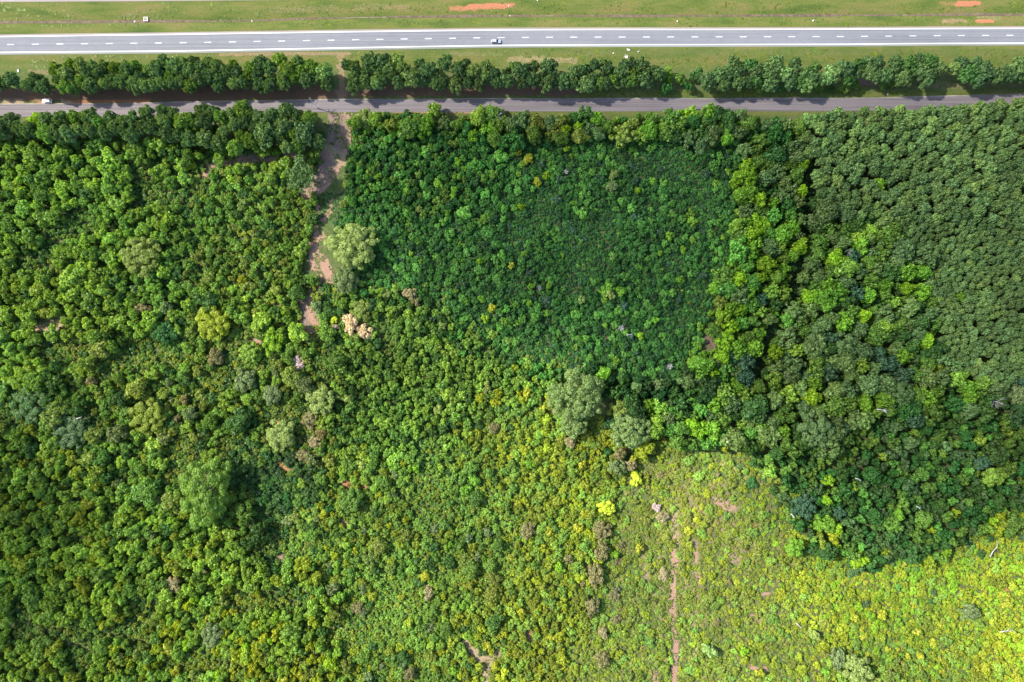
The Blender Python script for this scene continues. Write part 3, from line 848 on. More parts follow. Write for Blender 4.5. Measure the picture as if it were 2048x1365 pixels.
# zone = (name, polygon, layers, undergrowth tints, undergrowth keep-share, phrase)
# layer = (kind, rmin, rmax, hmin, hmax, [(tint, weight)...], fill)
PLY = lambda *a: [(a[i], a[i + 1]) for i in range(0, len(a), 2)]
ZONES = [
    ('mixed', PLY(-160, 600, 720, 560, 760, 1100, -160, 1100),
     [('broad', 17, 27, 7, 10, [('mid', 3), ('olive', 3), ('dark', 2), ('fresh', 1), ('greyg', 2)], .10),
      ('young', 8, 15, 3.5, 6, [('mid', 4), ('mid2', 3), ('olive', 3), ('dark', 3), ('fresh', 2), ('brown', .2), ('greyg', 1)], .6),
      ('shrub', 4, 8, 1.2, 2.4, [('mid', 3), ('olive', 3), ('brush', 2), ('dark', 2)], 1)], ['mid', 'olive', 'brush', 'dark'], 'in the mixed scrub'),
    ('leftplant', PLY(-160, 270, 660, 270, 640, 420, 600, 560, 560, 640, 300, 640, 150, 740, -160, 800),
     [('young', 9.5, 19, 5, 8.5, [('mid', 4), ('mid2', 5), ('fresh', 4), ('dark', .8)], 1),
      ('shrub', 4.5, 8, 1.5, 2.6, [('mid', 4), ('olive', 2), ('dark', 2)], .6)], ['mid2', 'brush', 'mid'], 'in the young plantation below the road'),
    ('leftopen', PLY(420, 345, 600, 330, 640, 420, 610, 560, 500, 620, 330, 560, 330, 470, 400, 400),
     [('young', 7, 13, 3, 5.5, [('mid', 4), ('mid2', 4), ('olive', 2), ('dark', 2)], .62),
      ('shrub', 4, 7.5, 1.2, 2.2, [('mid2', 4), ('olive', 2), ('brush', 2)], .8)], ['mid2', 'brush', 'olive'], 'in the open scrub beside the pink track'),
    ('botleft', PLY(-160, 860, 120, 880, 250, 960, 330, 1050, 470, 1080, 640, 1100, 700, 1250, 720, 1530, -160, 1530),
     [('young', 9, 17.5, 5, 8.2, [('mid', 3), ('mid2', 5), ('fresh', 6), ('dark', .6), ('brush', 3)], 1),
      ('shrub', 4.5, 8, 1.5, 2.6, [('mid', 4), ('olive', 2), ('dark', 2)], .6)], ['mid2', 'brush', 'mid'], 'in the plantation above the photo corner'),
    ('botgold', PLY(280, 1240, 560, 1180, 700, 1250, 720, 1530, 240, 1530),
     [('young', 9, 14, 4.5, 7, [('mid2', 3), ('fresh', 4), ('brush2', 3), ('lime', .8), ('gold', .25), ('olive', 1)], 1),
      ('shrub', 4.5, 8, 1.5, 2.6, [('brush', 4), ('olive', 2), ('mid2', 2)], .8)], ['brush', 'olive', 'mid2'], 'in the yellowing plantation at the bottom'),
    ('midbot', PLY(640, 900, 900, 880, 1100, 860, 1230, 900, 1200, 1060, 1130, 1250, 1100, 1530, 690, 1530, 690, 1200, 560, 1080, 640, 1000),
     [('broad', 13, 19, 4, 6.5, [('mid', 3), ('olive', 2), ('brown', 1), ('dark', 1)], .06),
      ('young', 6.5, 11.5, 2.4, 4.4, [('mid', 3), ('mid2', 4), ('fresh', 5), ('dark', 1), ('brush', 4), ('brush2', 2), ('greyg', .6), ('lime2', .5)], .55),
      ('shrub', 3.5, 7, 1, 2, [('mid2', 4), ('fresh', 4), ('brush', 4), ('mid', 2)], 1)], ['mid2', 'fresh', 'brush', 'mid'], 'in the low green scrub'),
    ('crisp', PLY(650, 585, 760, 570, 840, 590, 960, 690, 1080, 740, 1140, 760, 1100, 860, 950, 900, 760, 940, 640, 900, 640, 780, 700, 700),
     [('young', 7.5, 12.5, 3.5, 5.5, [('mid', 4), ('mid2', 4), ('dark', 3), ('fresh', 3), ('pale', .4)], .92),
      ('shrub', 4, 7, 1.2, 2.2, [('mid', 4), ('mid2', 3), ('olive', 1), ('dark', 2)], .7)], ['mid', 'dark', 'olive'], 'in the thicket between the cream tree and the round oak'),
    ('goldscrub', PLY(930, 830, 1080, 790, 1240, 890, 1340, 870, 1300, 960, 1230, 1100, 1160, 1300, 1100, 1530, 900, 1530, 980, 1250, 1040, 1060, 960, 940),
     [('young', 6.5, 11.5, 2.2, 4, [('brush', 5), ('brush2', 4), ('fresh', 3), ('mid2', 2), ('yell', .3)], .6),
      ('shrub', 3.5, 7, .8, 1.7, [('brush', 5), ('brush2', 4), ('fresh', 3), ('mid2', 1)], 1)], ['brush', 'fresh', 'brush2'], 'in the warm yellow green scrub below the big oaks'),
    ('yscrub', PLY(1250, 930, 1340, 885, 1540, 890, 1570, 1060, 1640, 1180, 1640, 1530, 1100, 1530, 1140, 1300, 1220, 1100),
     [('young', 6.5, 11, 1.3, 2.4, [('brush', 4), ('brush2', 2), ('fresh', 2), ('scrub', 4), ('mid2', 1), ('brown', .5)], .26),
      ('shrub', 3.2, 7, .45, 1.0, [('brush', 4), ('brush2', 3), ('fresh', 2), ('scrub', 5), ('hay', 2)], .5)], ['scrub', 'brush2', 'scrub', 'hay', 'brush', 'hay'], 'in the yellow green scrub by the footpath'),
    ('limescrub', PLY(1560, 1110, 1700, 1125, 1850, 1120, 2000, 1070, 2208, 1040, 2208, 1400, 2000, 1420, 1850, 1330, 1700, 1300, 1600, 1200),
     [('young', 6, 11, 1.5, 2.8, [('lime', 2.5), ('brush2', 5), ('yell', .35), ('fresh', 3), ('brush', 3)], .38),
      ('shrub', 3.5, 7, .6, 1.4, [('brush2', 5), ('lime', 4), ('yell', 2), ('brush', 1)], .8)], ['brush2', 'lime', 'brush2', 'brush'], 'on the sunlit lime green slope'),
    ('botright', PLY(1640, 1300, 1850, 1330, 2000, 1420, 2208, 1400, 2208, 1530, 1640, 1530),
     [('young', 6, 11, 2, 3.8, [('mid2', 3), ('fresh', 4), ('olive', 3), ('lime2', 2)], .5),
      ('shrub', 3.5, 7, .9, 2, [('fresh', 4), ('brush', 3), ('mid2', 3)], .95)], ['brush', 'fresh', 'mid2'], 'at the bottom beyond the lime slope'),
    ('field', PLY(690, 240, 1480, 240, 1475, 330, 1470, 480, 1430, 600, 1400, 720, 1320, 790, 1180, 770, 1060, 730, 960, 690, 850, 600, 760, 575, 700, 560, 680, 430, 670, 380),
     [('young', 6, 10.5, 2.0, 3.6, [('cen', 3), ('cen2', 5), ('blue', .3), ('cenl', 2.2), ('lime2', .5), ('cen3', 1)], .55),
      ('shrub', 3.3, 6.4, .8, 1.7, [('cen', 5), ('cen2', 4), ('cen3', 4), ('cenl', .8), ('blue', .7)], 1)], ['cen', 'cen3', 'cen2'], 'in the shaded regrowth field'),
    ('fieldtop', PLY(690, 245, 860, 235, 1000, 300, 1010, 400, 900, 440, 700, 430, 670, 380),
     [('young', 7, 11.5, 3, 5, [('cen', 4), ('cen2', 5), ('cenl', 2), ('mid', 2), ('cen3', 1), ('lime2', .6)], .95),
      ('shrub', 3.5, 6.5, 1, 2, [('cen', 5), ('cen3', 4)], .7)], ['cen', 'cen3'], 'in the dense regrowth beside the clearing'),
    ('fieldedge', PLY(705, 236, 840, 230, 860, 222, 985, 222, 1000, 236, 1200, 236, 1340, 226, 1500, 226, 1500, 268, 1400, 290, 1280, 272, 1000, 285, 900, 262, 705, 250),
     [('broad', 14, 22, 7.5, 11, [('cen', 2), ('mid', 3), ('pineg', 3), ('fresh', 2), ('lime2', 1.6), ('dark', 2), ('olive', 1)], 1),
      ('young', 8, 12, 4, 6, [('cen', 3), ('lime2', 2), ('mid', 3)], .7)], ['cen', 'dark'], 'in the roadside tree belt above the shaded field'),
    ('belt', PLY(1480, 240, 1625, 240, 1625, 400, 1605, 560, 1530, 680, 1500, 800, 1400, 870, 1320, 850, 1215, 790, 1330, 770, 1405, 720, 1440, 600, 1480, 480),
     [('broad', 14, 24, 9, 14, [('lime2', 3), ('lime', 2), ('fresh', 3), ('cenl', 2), ('mid', 2), ('pineg', 1.6), ('blue', .8)], 1),
      ('young', 7, 12, 5, 8, [('fresh', 3), ('cen', 3), ('lime2', 2)], .8)], ['cen3', 'deep'], 'in the bright belt along the field'),
    ('shadebelt', PLY(1175, 745, 1300, 760, 1395, 735, 1425, 770, 1400, 830, 1330, 850, 1215, 795),  # shade over this belt is painted in through dark leaf tints
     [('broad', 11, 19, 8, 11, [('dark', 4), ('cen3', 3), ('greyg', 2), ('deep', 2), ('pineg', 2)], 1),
      ('young', 7, 11, 4, 6, [('dark', 3), ('cen3', 3)], .8)], ['deep', 'cen3'], 'in the shade tinted belt between field and round oak'),
    ('hollow', PLY(462, 895, 560, 885, 620, 930, 650, 1000, 600, 1055, 500, 1050, 462, 980),  # dark leaf tints paint the very large tree's shadow; the ground is not sunken
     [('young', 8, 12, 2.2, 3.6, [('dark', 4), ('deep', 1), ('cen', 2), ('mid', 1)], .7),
      ('shrub', 4, 7, 1, 1.8, [('dark', 4), ('deep', 2), ('cen', 2)], 1)], ['deep', 'dark', 'cen3'], 'in the shade tinted growth beside the very large green tree'),
    ('beltup', PLY(1480, 240, 1625, 240, 1625, 440, 1500, 400, 1480, 330),
     [('broad', 14, 22, 9, 13, [('pineg', 3), ('pinel', 2), ('mid', 3), ('cen', 2), ('fresh', .7)], 1),
      ('young', 7, 12, 5, 8, [('mid', 3), ('cen', 3)], .8)], ['cen3', 'deep'], 'in the grey green belt top under the road'),
    ('hard', PLY(1625, 400, 1740, 430, 1850, 520, 1870, 700, 1960, 760, 2208, 770, 2208, 810, 1990, 825, 1730, 835, 1660, 900, 1560, 900, 1420, 880, 1500, 800, 1530, 690, 1605, 560),
     [('broad', 15, 28, 10, 15, [('pineg', 4), ('pinel', 3), ('mid', 3), ('dark', 2), ('fresh', 1), ('lime2', .8), ('blue', .8)], 1),
      ('young', 8, 12, 6, 9, [('mid', 3), ('dark', 3), ('pineg', 2)], .8)], ['dark', 'cen3', 'cen'], 'among the tall hardwoods'),
    ('pinesA', PLY(1625, 230, 1700, 224, 1850, 222, 1960, 212, 2048, 205, 2208, 188, 2208, 430, 1800, 440, 1740, 430, 1625, 400),
     [('pine', 11.5, 16.5, 11.5, 13.2, [('pineg', 5), ('pinel', 3), ('pine', 2)], 1)], ['pined', 'pine'], 'in the upper part of the pine plantation'),
    ('pinesB', PLY(1740, 430, 1800, 440, 2208, 430, 2208, 770, 1960, 760, 1870, 700, 1850, 520),
     [('pine', 8, 11.5, 9.5, 10.5, [('pineg', 6), ('pinel', 2), ('pine', 2)], 1)], ['pined', 'pine'], 'in the fine grained part of the pine plantation'),
    ('rift', PLY(1610, 330, 1632, 330, 1624, 470, 1602, 580, 1552, 685, 1522, 765, 1500, 750, 1530, 670, 1580, 570, 1602, 470),  # a real gap between stands; its deep shade is also put into the tints
     [('shrub', 4, 7, 1.2, 2.4, [('deep', 3), ('cen3', 2), ('dark', 1)], .8)], ['deep', 'cen3'], 'in the shade tinted rift between bright belt and hardwoods'),
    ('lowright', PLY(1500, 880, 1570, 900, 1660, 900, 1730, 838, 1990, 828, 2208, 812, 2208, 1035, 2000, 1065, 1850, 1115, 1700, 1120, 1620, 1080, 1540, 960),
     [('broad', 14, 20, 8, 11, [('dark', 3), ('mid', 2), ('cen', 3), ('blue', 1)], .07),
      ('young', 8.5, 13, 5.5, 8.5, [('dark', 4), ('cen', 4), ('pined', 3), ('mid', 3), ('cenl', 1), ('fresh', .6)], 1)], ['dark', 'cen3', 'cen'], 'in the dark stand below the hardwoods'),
    ('stripL', PLY(112, 130, 300, 128, 650, 122, 661, 135, 663, 176, 600, 181, 112, 182),
     [('pine', 13, 22, 11, 14.5, [('pine', 4), ('pined', 3), ('pinel', 2), ('mid', 2)], 1)], ['pined'], 'in the pine strip between highway and road'),
    ('stripFarL', PLY(-160, 158, 95, 158, 95, 178, -160, 178),
     [('pine', 14, 19, 10, 12, [('pine', 4), ('pined', 3)], .8)], ['brush', 'olive'], 'at the thin end of the pine strip'),
    ('stripM', PLY(695, 124, 830, 120, 960, 131, 1100, 133, 1105, 173, 695, 179),
     [('pine', 13, 21, 10.5, 13.5, [('pine', 4), ('pined', 4), ('pinel', 2)], 1)], ['pined'], 'in the pine strip beyond its gap'),
    ('stripN', PLY(1110, 158, 1165, 140, 1180, 132, 1310, 130, 1320, 165, 1110, 174),
     [('pine', 13, 21, 10, 13, [('pine', 4), ('pined', 4), ('mid', 2)], 1)], ['mid'], 'in the roadside strip past the silver car'),
    ('stripO', PLY(1322, 146, 1400, 146, 1400, 172, 1322, 175),
     [('young', 10, 15, 6, 8, [('fresh', 3), ('lime2', 1), ('cen', 3), ('mid', 2)], 1)], ['mid'], 'in the low green gap of the strip'),
    ('stripP', PLY(1400, 150, 1470, 130, 1540, 130, 1680, 135, 1760, 124, 1900, 120, 2040, 136, 2208, 130, 2208, 156, 1980, 160, 1700, 161, 1640, 170, 1400, 176),
     [('pine', 14, 22, 10, 13, [('pine', 4), ('pined', 4), ('pinel', 1), ('dark', 1)], 1)], ['mid'], 'in the far pine strip beyond the low gap'),
    ('stripQ', PLY(1500, 174, 1800, 166, 1800, 174, 1500, 181),
     [('young', 7, 11, 2.5, 4.5, [('cen', 3), ('mid', 3), ('fresh', 2)], .6)], ['mid'], 'along the foot of the far pine strip'),
    ('border', PLY(-160, 240, 150, 236, 330, 228, 500, 221, 612, 224, 640, 262, 640, 300, 470, 300, 380, 285, 200, 268, -160, 275),
     [('pine', 16, 22, 12, 16, [('pine', 4), ('pined', 3), ('mid', 3), ('pineg', 1)], 1),
      ('young', 9, 13, 5, 8, [('mid', 3), ('fresh', 2)], .7)], ['dark', 'mid'], 'in the tall border along the small road'),
]
# things that stand out: (kind, px, py, r px, h m, tint, stretch y, label)
SPEC = [
    ('big', 706, 490, 52, 13, 'pale', 1.0, 'large pale yellow green tree overhanging the pink dirt track'),
    ('broad', 690, 560, 24, 9, 'greyg', 1.2, 'thin greyish tree just below the large pale tree on the track'),
    ('big', 282, 512, 46, 11, 'olive', .95, 'large airy olive green tree standing out of the young plantation'),
    ('big', 1153, 792, 60, 19, 'oak', .98, 'big round grey green oak, broadest crown in the scene'),
    ('broad', 1150, 848, 30, 11, 'oak', 1.0, 'grey green oak crown pressed against the foot of the big round oak'),
    ('big', 1262, 862, 44, 13, 'oak', .95, 'wide flat olive oak next after the big round oak'),
    ('broad', 1238, 822, 24, 9, 'olive', 1.0, 'olive tree wedged between the two big oaks'),
    ('broad', 1290, 900, 22, 8, 'brush2', 1.0, 'yellow green tree under the wide flat oak'),
    ('broad', 702, 648, 16, 6, 'cream', 1.5, 'taller cream white flowering tree of the cream pair'),
    ('broad', 730, 664, 18, 5.5, 'cream', .9, 'wider cream white flowering tree of the cream pair'),
    ('broad', 722, 622, 24, 6, 'olive', 1.0, 'round olive tree directly above the cream flowering pair'),
    ('broad', 670, 640, 8, 3, 'bright', 1.0, 'small bright yellow tree next to the cream flowering pair'),
    ('broad', 672, 655, 7, 2.5, 'lilac', .8, 'tiny lilac shrub under the small bright yellow tree'),
    ('broad', 597, 726, 14, 3.2, 'lilac', 1.0, 'lilac white blossoming shrub alone in green scrub'),
    ('broad', 1273, 958, 13, 4.5, 'bright', 1.15, 'smaller and upper of the two vivid yellow trees'),
    ('broad', 1215, 1017, 19, 5.5, 'bright', .75, 'wider vivid yellow lime tree with a flat oblong crown'),
    ('big', 425, 646, 36, 9, 'brush2', 1.1, 'large yellow green tree in the mixed scrub'),
    ('broad', 546, 684, 21, 7, 'lime', 1.3, 'bright lime tree with a small bare patch beside it'),
    ('broad', 500, 706, 24, 7, 'fresh', .9, 'fresh green tree nestled against the bright lime tree'),
    ('big', 641, 800, 31, 8, 'pale', 1.05, 'pale green domed tree above the brown bushes'),
    ('big', 560, 872, 33, 8, 'pale', .95, 'pale green wide tree below the pale domed tree'),
    ('broad', 619, 840, 19, 5, 'brown', 1.0, 'brown grey rounded bush between the two pale green trees'),
    ('broad', 606, 912, 17, 4, 'brown', .8, 'tan brown bush below the pale green wide tree'),
    ('broad', 630, 885, 15, 4, 'tan', .8, 'light tan bush touching the pale green wide tree'),
    ('big', 405, 985, 56, 20, 'mid2', 1.35, 'very large mid green tree casting a long dark shadow'),
    ('big', 292, 832, 42, 9, 'brush', 1.0, 'large yellowish tree in the mixed scrub above the very large green one'),
    ('broad', 490, 760, 24, 7, 'greyg', 1.0, 'grey green tree beneath the fresh green tree'),
    ('broad', 430, 715, 18, 6, 'brown', 1.0, 'brownish tree under the large yellow green tree'),
    ('broad', 545, 790, 20, 6, 'greyg', 1.2, 'grey green tree close to the lilac shrub'),
    ('broad', 330, 665, 24, 6.5, 'cen', 1.0, 'deep green round tree beside the large yellow green tree'),
    ('broad', 285, 615, 20, 5.5, 'brown', .7, 'dull brown low tree above the deep green round tree'),
    ('broad', 88, 625, 17, 5, 'brush', .9, 'olive gold tree at the edge of the tan bare patch'),
    ('broad', 60, 810, 40, 7, 'dark', 1.1, 'dark green low tree at the photo edge'),
    ('broad', 140, 860, 42, 7, 'pined', 1.0, 'dull dark tree group with a white stick beside it'),
    ('pine', 602, 350, 34, 14, 'pine', 1.2, 'tall pine standing alone beside the brown clearing'),
    ('pine', 612, 268, 26, 15, 'pined', 1.3, 'dark tall pine at the corner of clearing and road'),
    ('pine', 535, 268, 26, 15, 'pine', 1.4, 'tall pine leaning over dark hollow near the clearing'),
    ('broad', 728, 236, 20, 7, 'pale', .9, 'pale green tree at the top corner of the shaded field'),
    ('broad', 75, 245, 20, 10, 'lime', .9, 'lime green tree amid dark pines by the small road'),
    ('broad', 1605, 1012, 28, 10, 'blue', 1.0, 'round blue green tree next to a bleached log'),
    ('broad', 1647, 1046, 24, 9, 'lime2', .9, 'bright green tree touching the round blue green tree'),
    ('broad', 1590, 1095, 19, 7, 'lime2', 1.0, 'bright green tree at the lower edge of the dark stand'),
    ('big', 1797, 787, 35, 14, 'pine', .95, 'wide dark domed oak among the hardwoods'),
    ('broad', 1489, 725, 23, 12, 'blue', 1.0, 'dark blue green domed tree in the bright belt'),
    ('big', 1630, 860, 42, 14, 'pineg', 1.0, 'broad muted green oak at the lower edge of the hardwoods'),
    ('big', 1690, 690, 27, 13, 'pineg', 1.0, 'grey green hardwood with a lime neighbour above'),
    ('broad', 1718, 1344, 32, 9, 'pale', 1.0, 'pale green tree at the bottom edge beside a deep shadow'),
    ('broad', 1680, 1320, 14, 6, 'greyg', 1.6, 'narrow dull tree just above the bottom pale tree'),
    ('broad', 1940, 1225, 20, 6, 'greyg', .8, 'dull green tree with a golden edge on the lime slope'),
    ('broad', 1207, 1062, 20, 6, 'brown', .95, 'brown grey tree under the wide yellow lime tree'),
    ('broad', 1203, 1103, 17, 5.5, 'brown', 1.2, 'second brown grey tree down the brown row'),
    ('broad', 1192, 1150, 17, 5.5, 'brown', 1.5, 'third and longest brown grey tree of the brown row'),
    ('broad', 1183, 1215, 14, 5, 'brown', 1.5, 'fourth brown grey tree low in the brown row'),
    ('broad', 1056, 1062, 17, 5, 'brown', 1.0, 'dull brown tree beside a dark hole in the thicket'),
    ('broad', 1137, 1120, 10, 3.5, 'brown', 1.0, 'small brown bush beside the brown row'),
    ('broad', 1206, 1265, 11, 4, 'tan', 1.2, 'tan bush at the foot of the brown row'),
    ('broad', 1240, 908, 15, 7, 'brown', .8, 'dark brown tree under the wide flat oak'),
    ('broad', 1236, 936, 18, 7, 'greyg', 1.0, 'grey green tree beneath the dark brown tree'),
    ('broad', 1262, 932, 13, 6, 'tan', .8, 'light tan tree next to the smaller vivid yellow tree'),
    ('broad', 1141, 885, 12, 5, 'tan', 1.0, 'small tan tree under the big round oak'),
    ('broad', 988, 856, 12, 4, 'brown', 1.0, 'round brown bush alone in the thicket'),
    ('broad', 820, 588, 14, 4.5, 'tan', .9, 'dry tan tree at the edge of the shaded field'),
    ('broad', 832, 604, 9, 3.5, 'brown', 1.3, 'small dry brown tree touching the dry tan tree'),
    ('broad', 775, 588, 10, 4, 'pale', 1.0, 'small pale tree between dry tan tree and round olive tree'),
    ('broad', 345, 1170, 18, 6, 'tan', .95, 'beige domed tree alone in the bottom plantation'),
    ('broad', 700, 1000, 26, 8, 'mid', 1.0, 'round tree above a blue dark shadow and red soil'),
    ('broad', 425, 1270, 26, 7, 'greyg', 1.0, 'grey green tree amid golden young trees'),
    ('broad', 850, 1155, 11, 4.5, 'yell', 1.1, 'small lemon yellow tree in low green scrub'),
    ('broad', 858, 1185, 11, 4, 'tan', 1.4, 'small tan tree below the lemon yellow tree'),
    ('broad', 715, 1218, 14, 4, 'brown', 1.0, 'sparse brown grey bush in low green scrub'),
    ('broad', 725, 1225, 10, 3, 'greyg', 1.0, 'greyish bush touching the sparse brown bush'),
    ('broad', 1312, 1015, 10, 2.6, 'lilac', 1.0, 'pale lilac bush above the footpath'),
    ('broad', 1325, 1035, 14, 3, 'tan', .8, 'pale tan bush above the footpath'),
    ('broad', 1326, 1150, 12, 2.6, 'tan', 1.2, 'faded tan bush beside the footpath'),
    ('broad', 1205, 1320, 14, 4, 'brown', 1.2, 'brownish tree low down near the photo bottom'),
    ('broad', 1990, 955, 24, 11, 'fresh', .9, 'fresh green tree in the dark stand'),
    ('broad', 2035, 825, 22, 12, 'deep', 1.0, 'very dark tree beside the bare grey tree'),
    ('broad', 2030, 790, 22, 10, 'greyg', 1.1, 'grey twiggy tree above the very dark tree'),
    ('broad', 1870, 735, 18, 10, 'brush', .8, 'dry yellowish tree between hardwoods and pines'),
]
LIMES = [(1037, 306, 8, 'yell'), (1058, 318, 9, 'yell'), (1134, 298, 7, 'lime'), (1092, 352, 8, 'lime'), (1074, 366, 9, 'yell'), (1042, 415, 8, 'lime'), (839, 419, 8, 'pale'), (916, 325, 9, 'lime2'),
         (1001, 313, 14, 'cenl'), (929, 425, 15, 'cenl'), (1131, 260, 9, 'lime'), (1158, 255, 9, 'lime'), (1275, 381, 7, 'lime'), (970, 638, 9, 'lime'), (1061, 573, 7, 'lime2'), (1097, 573, 8, 'lime2'),
         (1242, 583, 11, 'lime2'), (1340, 472, 10, 'lime2'), (1280, 672, 7, 'lime'), (899, 469, 10, 'cenl'), (1003, 512, 9, 'cenl'), (1023, 532, 7, 'gold'), (958, 524, 6, 'lime'), (935, 606, 6, 'cenl'),
         (1001, 655, 9, 'cenl'), (1070, 638, 10, 'cenl'), (1059, 607, 8, 'lime2'), (1015, 618, 9, 'cenl'), (1032, 611, 8, 'cenl'), (984, 618, 9, 'yell'), (1172, 679, 8, 'cenl'), (1163, 600, 9, 'pale'),
         (885, 652, 10, 'pale'), (1009, 420, 8, 'cenl'), (1220, 590, 9, 'pale'), (1228, 350, 9, 'pale'), (1225, 375, 10, 'greyg'), (1360, 560, 8, 'lime2'), (1310, 640, 8, 'lime2'), (1005, 225, 8, 'pale'),
         (1722, 491, 18, 'lime2'), (1671, 520, 19, 'lime'), (1843, 544, 16, 'lime2'), (1814, 577, 15, 'lime'), (1845, 583, 16, 'lime2'), (1915, 594, 12, 'lime2'), (1618, 595, 17, 'lime'), (1652, 570, 19, 'lime2'),
         (1738, 590, 17, 'lime2'), (1686, 645, 22, 'lime2'), (1727, 631, 14, 'lime'), (1850, 679, 17, 'lime'), (1802, 713, 19, 'lime2'), (1621, 795, 24, 'lime'), (1727, 806, 20, 'lime2'), (1857, 795, 20, 'lime2'),
         (1939, 795, 15, 'lime2'), (1563, 862, 17, 'lime2'), (1553, 703, 15, 'lime'), (1597, 495, 18, 'lime'), (1560, 474, 20, 'lime2'), (1495, 328, 12, 'lime'), (1606, 328, 12, 'lime'), (1604, 383, 14, 'lime'),
         (1519, 400, 14, 'lime'), (1546, 407, 13, 'lime2'), (1382, 225, 13, 'lime'), (1758, 369, 13, 'lime2'), (1475, 560, 15, 'lime'), (1500, 588, 14, 'lime2'), (1480, 622, 15, 'lime'), (1522, 556, 15, 'lime'),
         (1462, 655, 14, 'lime'), (1445, 715, 15, 'lime'), (1389, 802, 15, 'lime2'), (1425, 745, 14, 'lime'), (1385, 850, 15, 'lime'), (1500, 470, 16, 'lime'), (1575, 640, 13, 'cenl'), (1650, 1000, 10, 'lime'),
         (1795, 1030, 12, 'lime2'), (1655, 960, 11, 'lime'), (1950, 1225, 9, 'gold'), (1950, 1222, 6, 'gold'), (2012, 1208, 10, 'gold'), (1835, 1265, 10, 'gold'), (1842, 1312, 9, 'yell'), (1710, 1237, 8, 'gold'),
         (1765, 1230, 9, 'yell'), (1518, 1345, 9, 'yell'), (1418, 1300, 15, 'pale'), (1488, 1303, 9, 'lime'), (1630, 1270, 10, 'pale'), (1010, 1345, 9, 'bright'), (380, 1110, 10, 'gold'), (413, 1237, 11, 'gold'),
         (470, 1345, 10, 'gold'), (335, 1300, 12, 'gold'), (350, 1345, 12, 'yell'), (465, 1225, 9, 'yell'), (408, 527, 10, 'pale'), (485, 560, 10, 'brush2'), (430, 270, 10, 'lime2'), (425, 300, 8, 'lime2'),
         (380, 330, 11, 'brush2'), (553, 308, 9, 'lime2'), (450, 300, 9, 'lime2'), (1170, 970, 9, 'gold'), (1198, 905, 5, 'gold'), (1165, 930, 8, 'yell'), (1265, 918, 8, 'yell'), (1060, 930, 11, 'lime2'),
         (948, 960, 11, 'lime2'), (1055, 785, 11, 'yell'), (1038, 788, 8, 'yell'), (1095, 793, 7, 'bright'), (803, 1195, 7, 'gold'), (1116, 1135, 9, 'lime'), (1280, 1095, 10, 'yell'), (1230, 1110, 9, 'lime')]

GX0, GY0, GST = -160, 80, 4
zr = -np.ones(((2208 + 160) // GST + 1, (1530 - 80) // GST + 1), int)
_gx, _gy = np.meshgrid(GX0 + np.arange(zr.shape[0]) * GST, GY0 + np.arange(zr.shape[1]) * GST, indexing='ij')


def inpoly(x, y, P):
    ins = np.zeros(np.shape(x), bool)
    for i in range(len(P)):
        ax, ay = P[i]
        bx, by = P[(i + 1) % len(P)]
        ins ^= ((ay > y) != (by > y)) & (x < (bx - ax) * (y - ay) / (by - ay + 1e-12) + ax)
    return ins


for zi, z in enumerate(ZONES):
    nm = z[0]
    amp = 6 if nm.startswith(('strip', 'border', 'rift')) else (40 if nm not in ('fieldedge',) else 14)
    wx = _gx + (vnoise(_gx, _gy, 38, 3) - .5) * amp
    wy = _gy + (vnoise(_gx, _gy, 38, 4) - .5) * amp
    if amp > 20:   # never drift onto the road
        wy = np.where(_gy < 300, _gy, wy)
    zr[inpoly(wx, wy, z[1])] = zi
_nm = [z[0] for z in ZONES]
for _a, _b in (((_gx > 1230) & (_gx < 1600) & (_gy > 700) & (_gy < 893), 'belt'), ((_gx > 1520) & (_gy > 1000), 'limescrub'), ((_gx <= 1520) & (_gy > 560), 'midbot'), ((_gx > 700) & (_gy > 240) & (_gy <= 560), 'field')):
    zr[(zr < 0) & _a] = _nm.index(_b)
sm, _ = soil_at(_gx, _gy)
hard_soil = sm > 0.6
SX0, SY0 = -160, 80
_sx, _sy = np.meshgrid(SX0 + 2 * np.arange(1184), SY0 + 2 * np.arange(730), indexing='ij')
soil2 = soil_at(_sx, _sy)[0] > 0.62


def zone_at(px, py):
    i = int(round((px - GX0) / GST))
    j = int(round((py - GY0) / GST))
    if 0 <= i < zr.shape[0] and 0 <= j < zr.shape[1]:
        return zr[i, j], hard_soil[i, j]
    return -1, False


PLANTS = []     # dict per plant
CELL = 24
hashg = {}


def clash(px, py, r, kmin):
    ci, cj = int(px // CELL), int(py // CELL)
    rng_ = int((r + 60) // CELL) + 1
    for i in range(ci - rng_, ci + rng_ + 1):
        for j in range(cj - rng_, cj + rng_ + 1):
            for (x, y, rr, st) in hashg.get((i, j), ()):
                dx = px - x
                dy = (py - y) / st
                if dx * dx + dy * dy < (kmin * (r + rr)) ** 2:
                    return True
    return False


def soil_near(px, py, r):
    for dx, dy in ((-.6, 0), (.6, 0), (0, -.6), (0, .6)):
        i = int(round((px + dx * r - SX0) / 2))
        j = int(round((py + dy * r - SY0) / 2))
        if 0 <= i < soil2.shape[0] and 0 <= j < soil2.shape[1] and soil2[i, j]:
            return True
    return False


def put(kind, px, py, r, h, tint, zone, label=None, st=1.0):
    PLANTS.append(dict(kind=kind, px=px, py=py, r=r, h=h, tint=tint, zone=zone, label=label, st=st))
    hashg.setdefault((int(px // CELL), int(py // CELL)), []).append((px, py, r, st))


for (kind, px, py, r, h, tint, st, lab) in SPEC:
    put(kind, px, py, r, h, tint, -2, lab, st)
for (px, py, r, tint) in LIMES:
    zi, _ = zone_at(px, py)
    zn = ZONES[zi][0] if zi >= 0 else ''
    if zn in ('belt', 'hard', 'pinesA', 'pinesB', 'beltup', 'lowright', 'fieldedge') or r >= 17:
        put('broad', px, py, r, (10 if r > 12 else 8) + r * .15, tint, zi, None)
    else:
        put('young', px, py, r, 2.2 + r * .2, tint, zi, None)

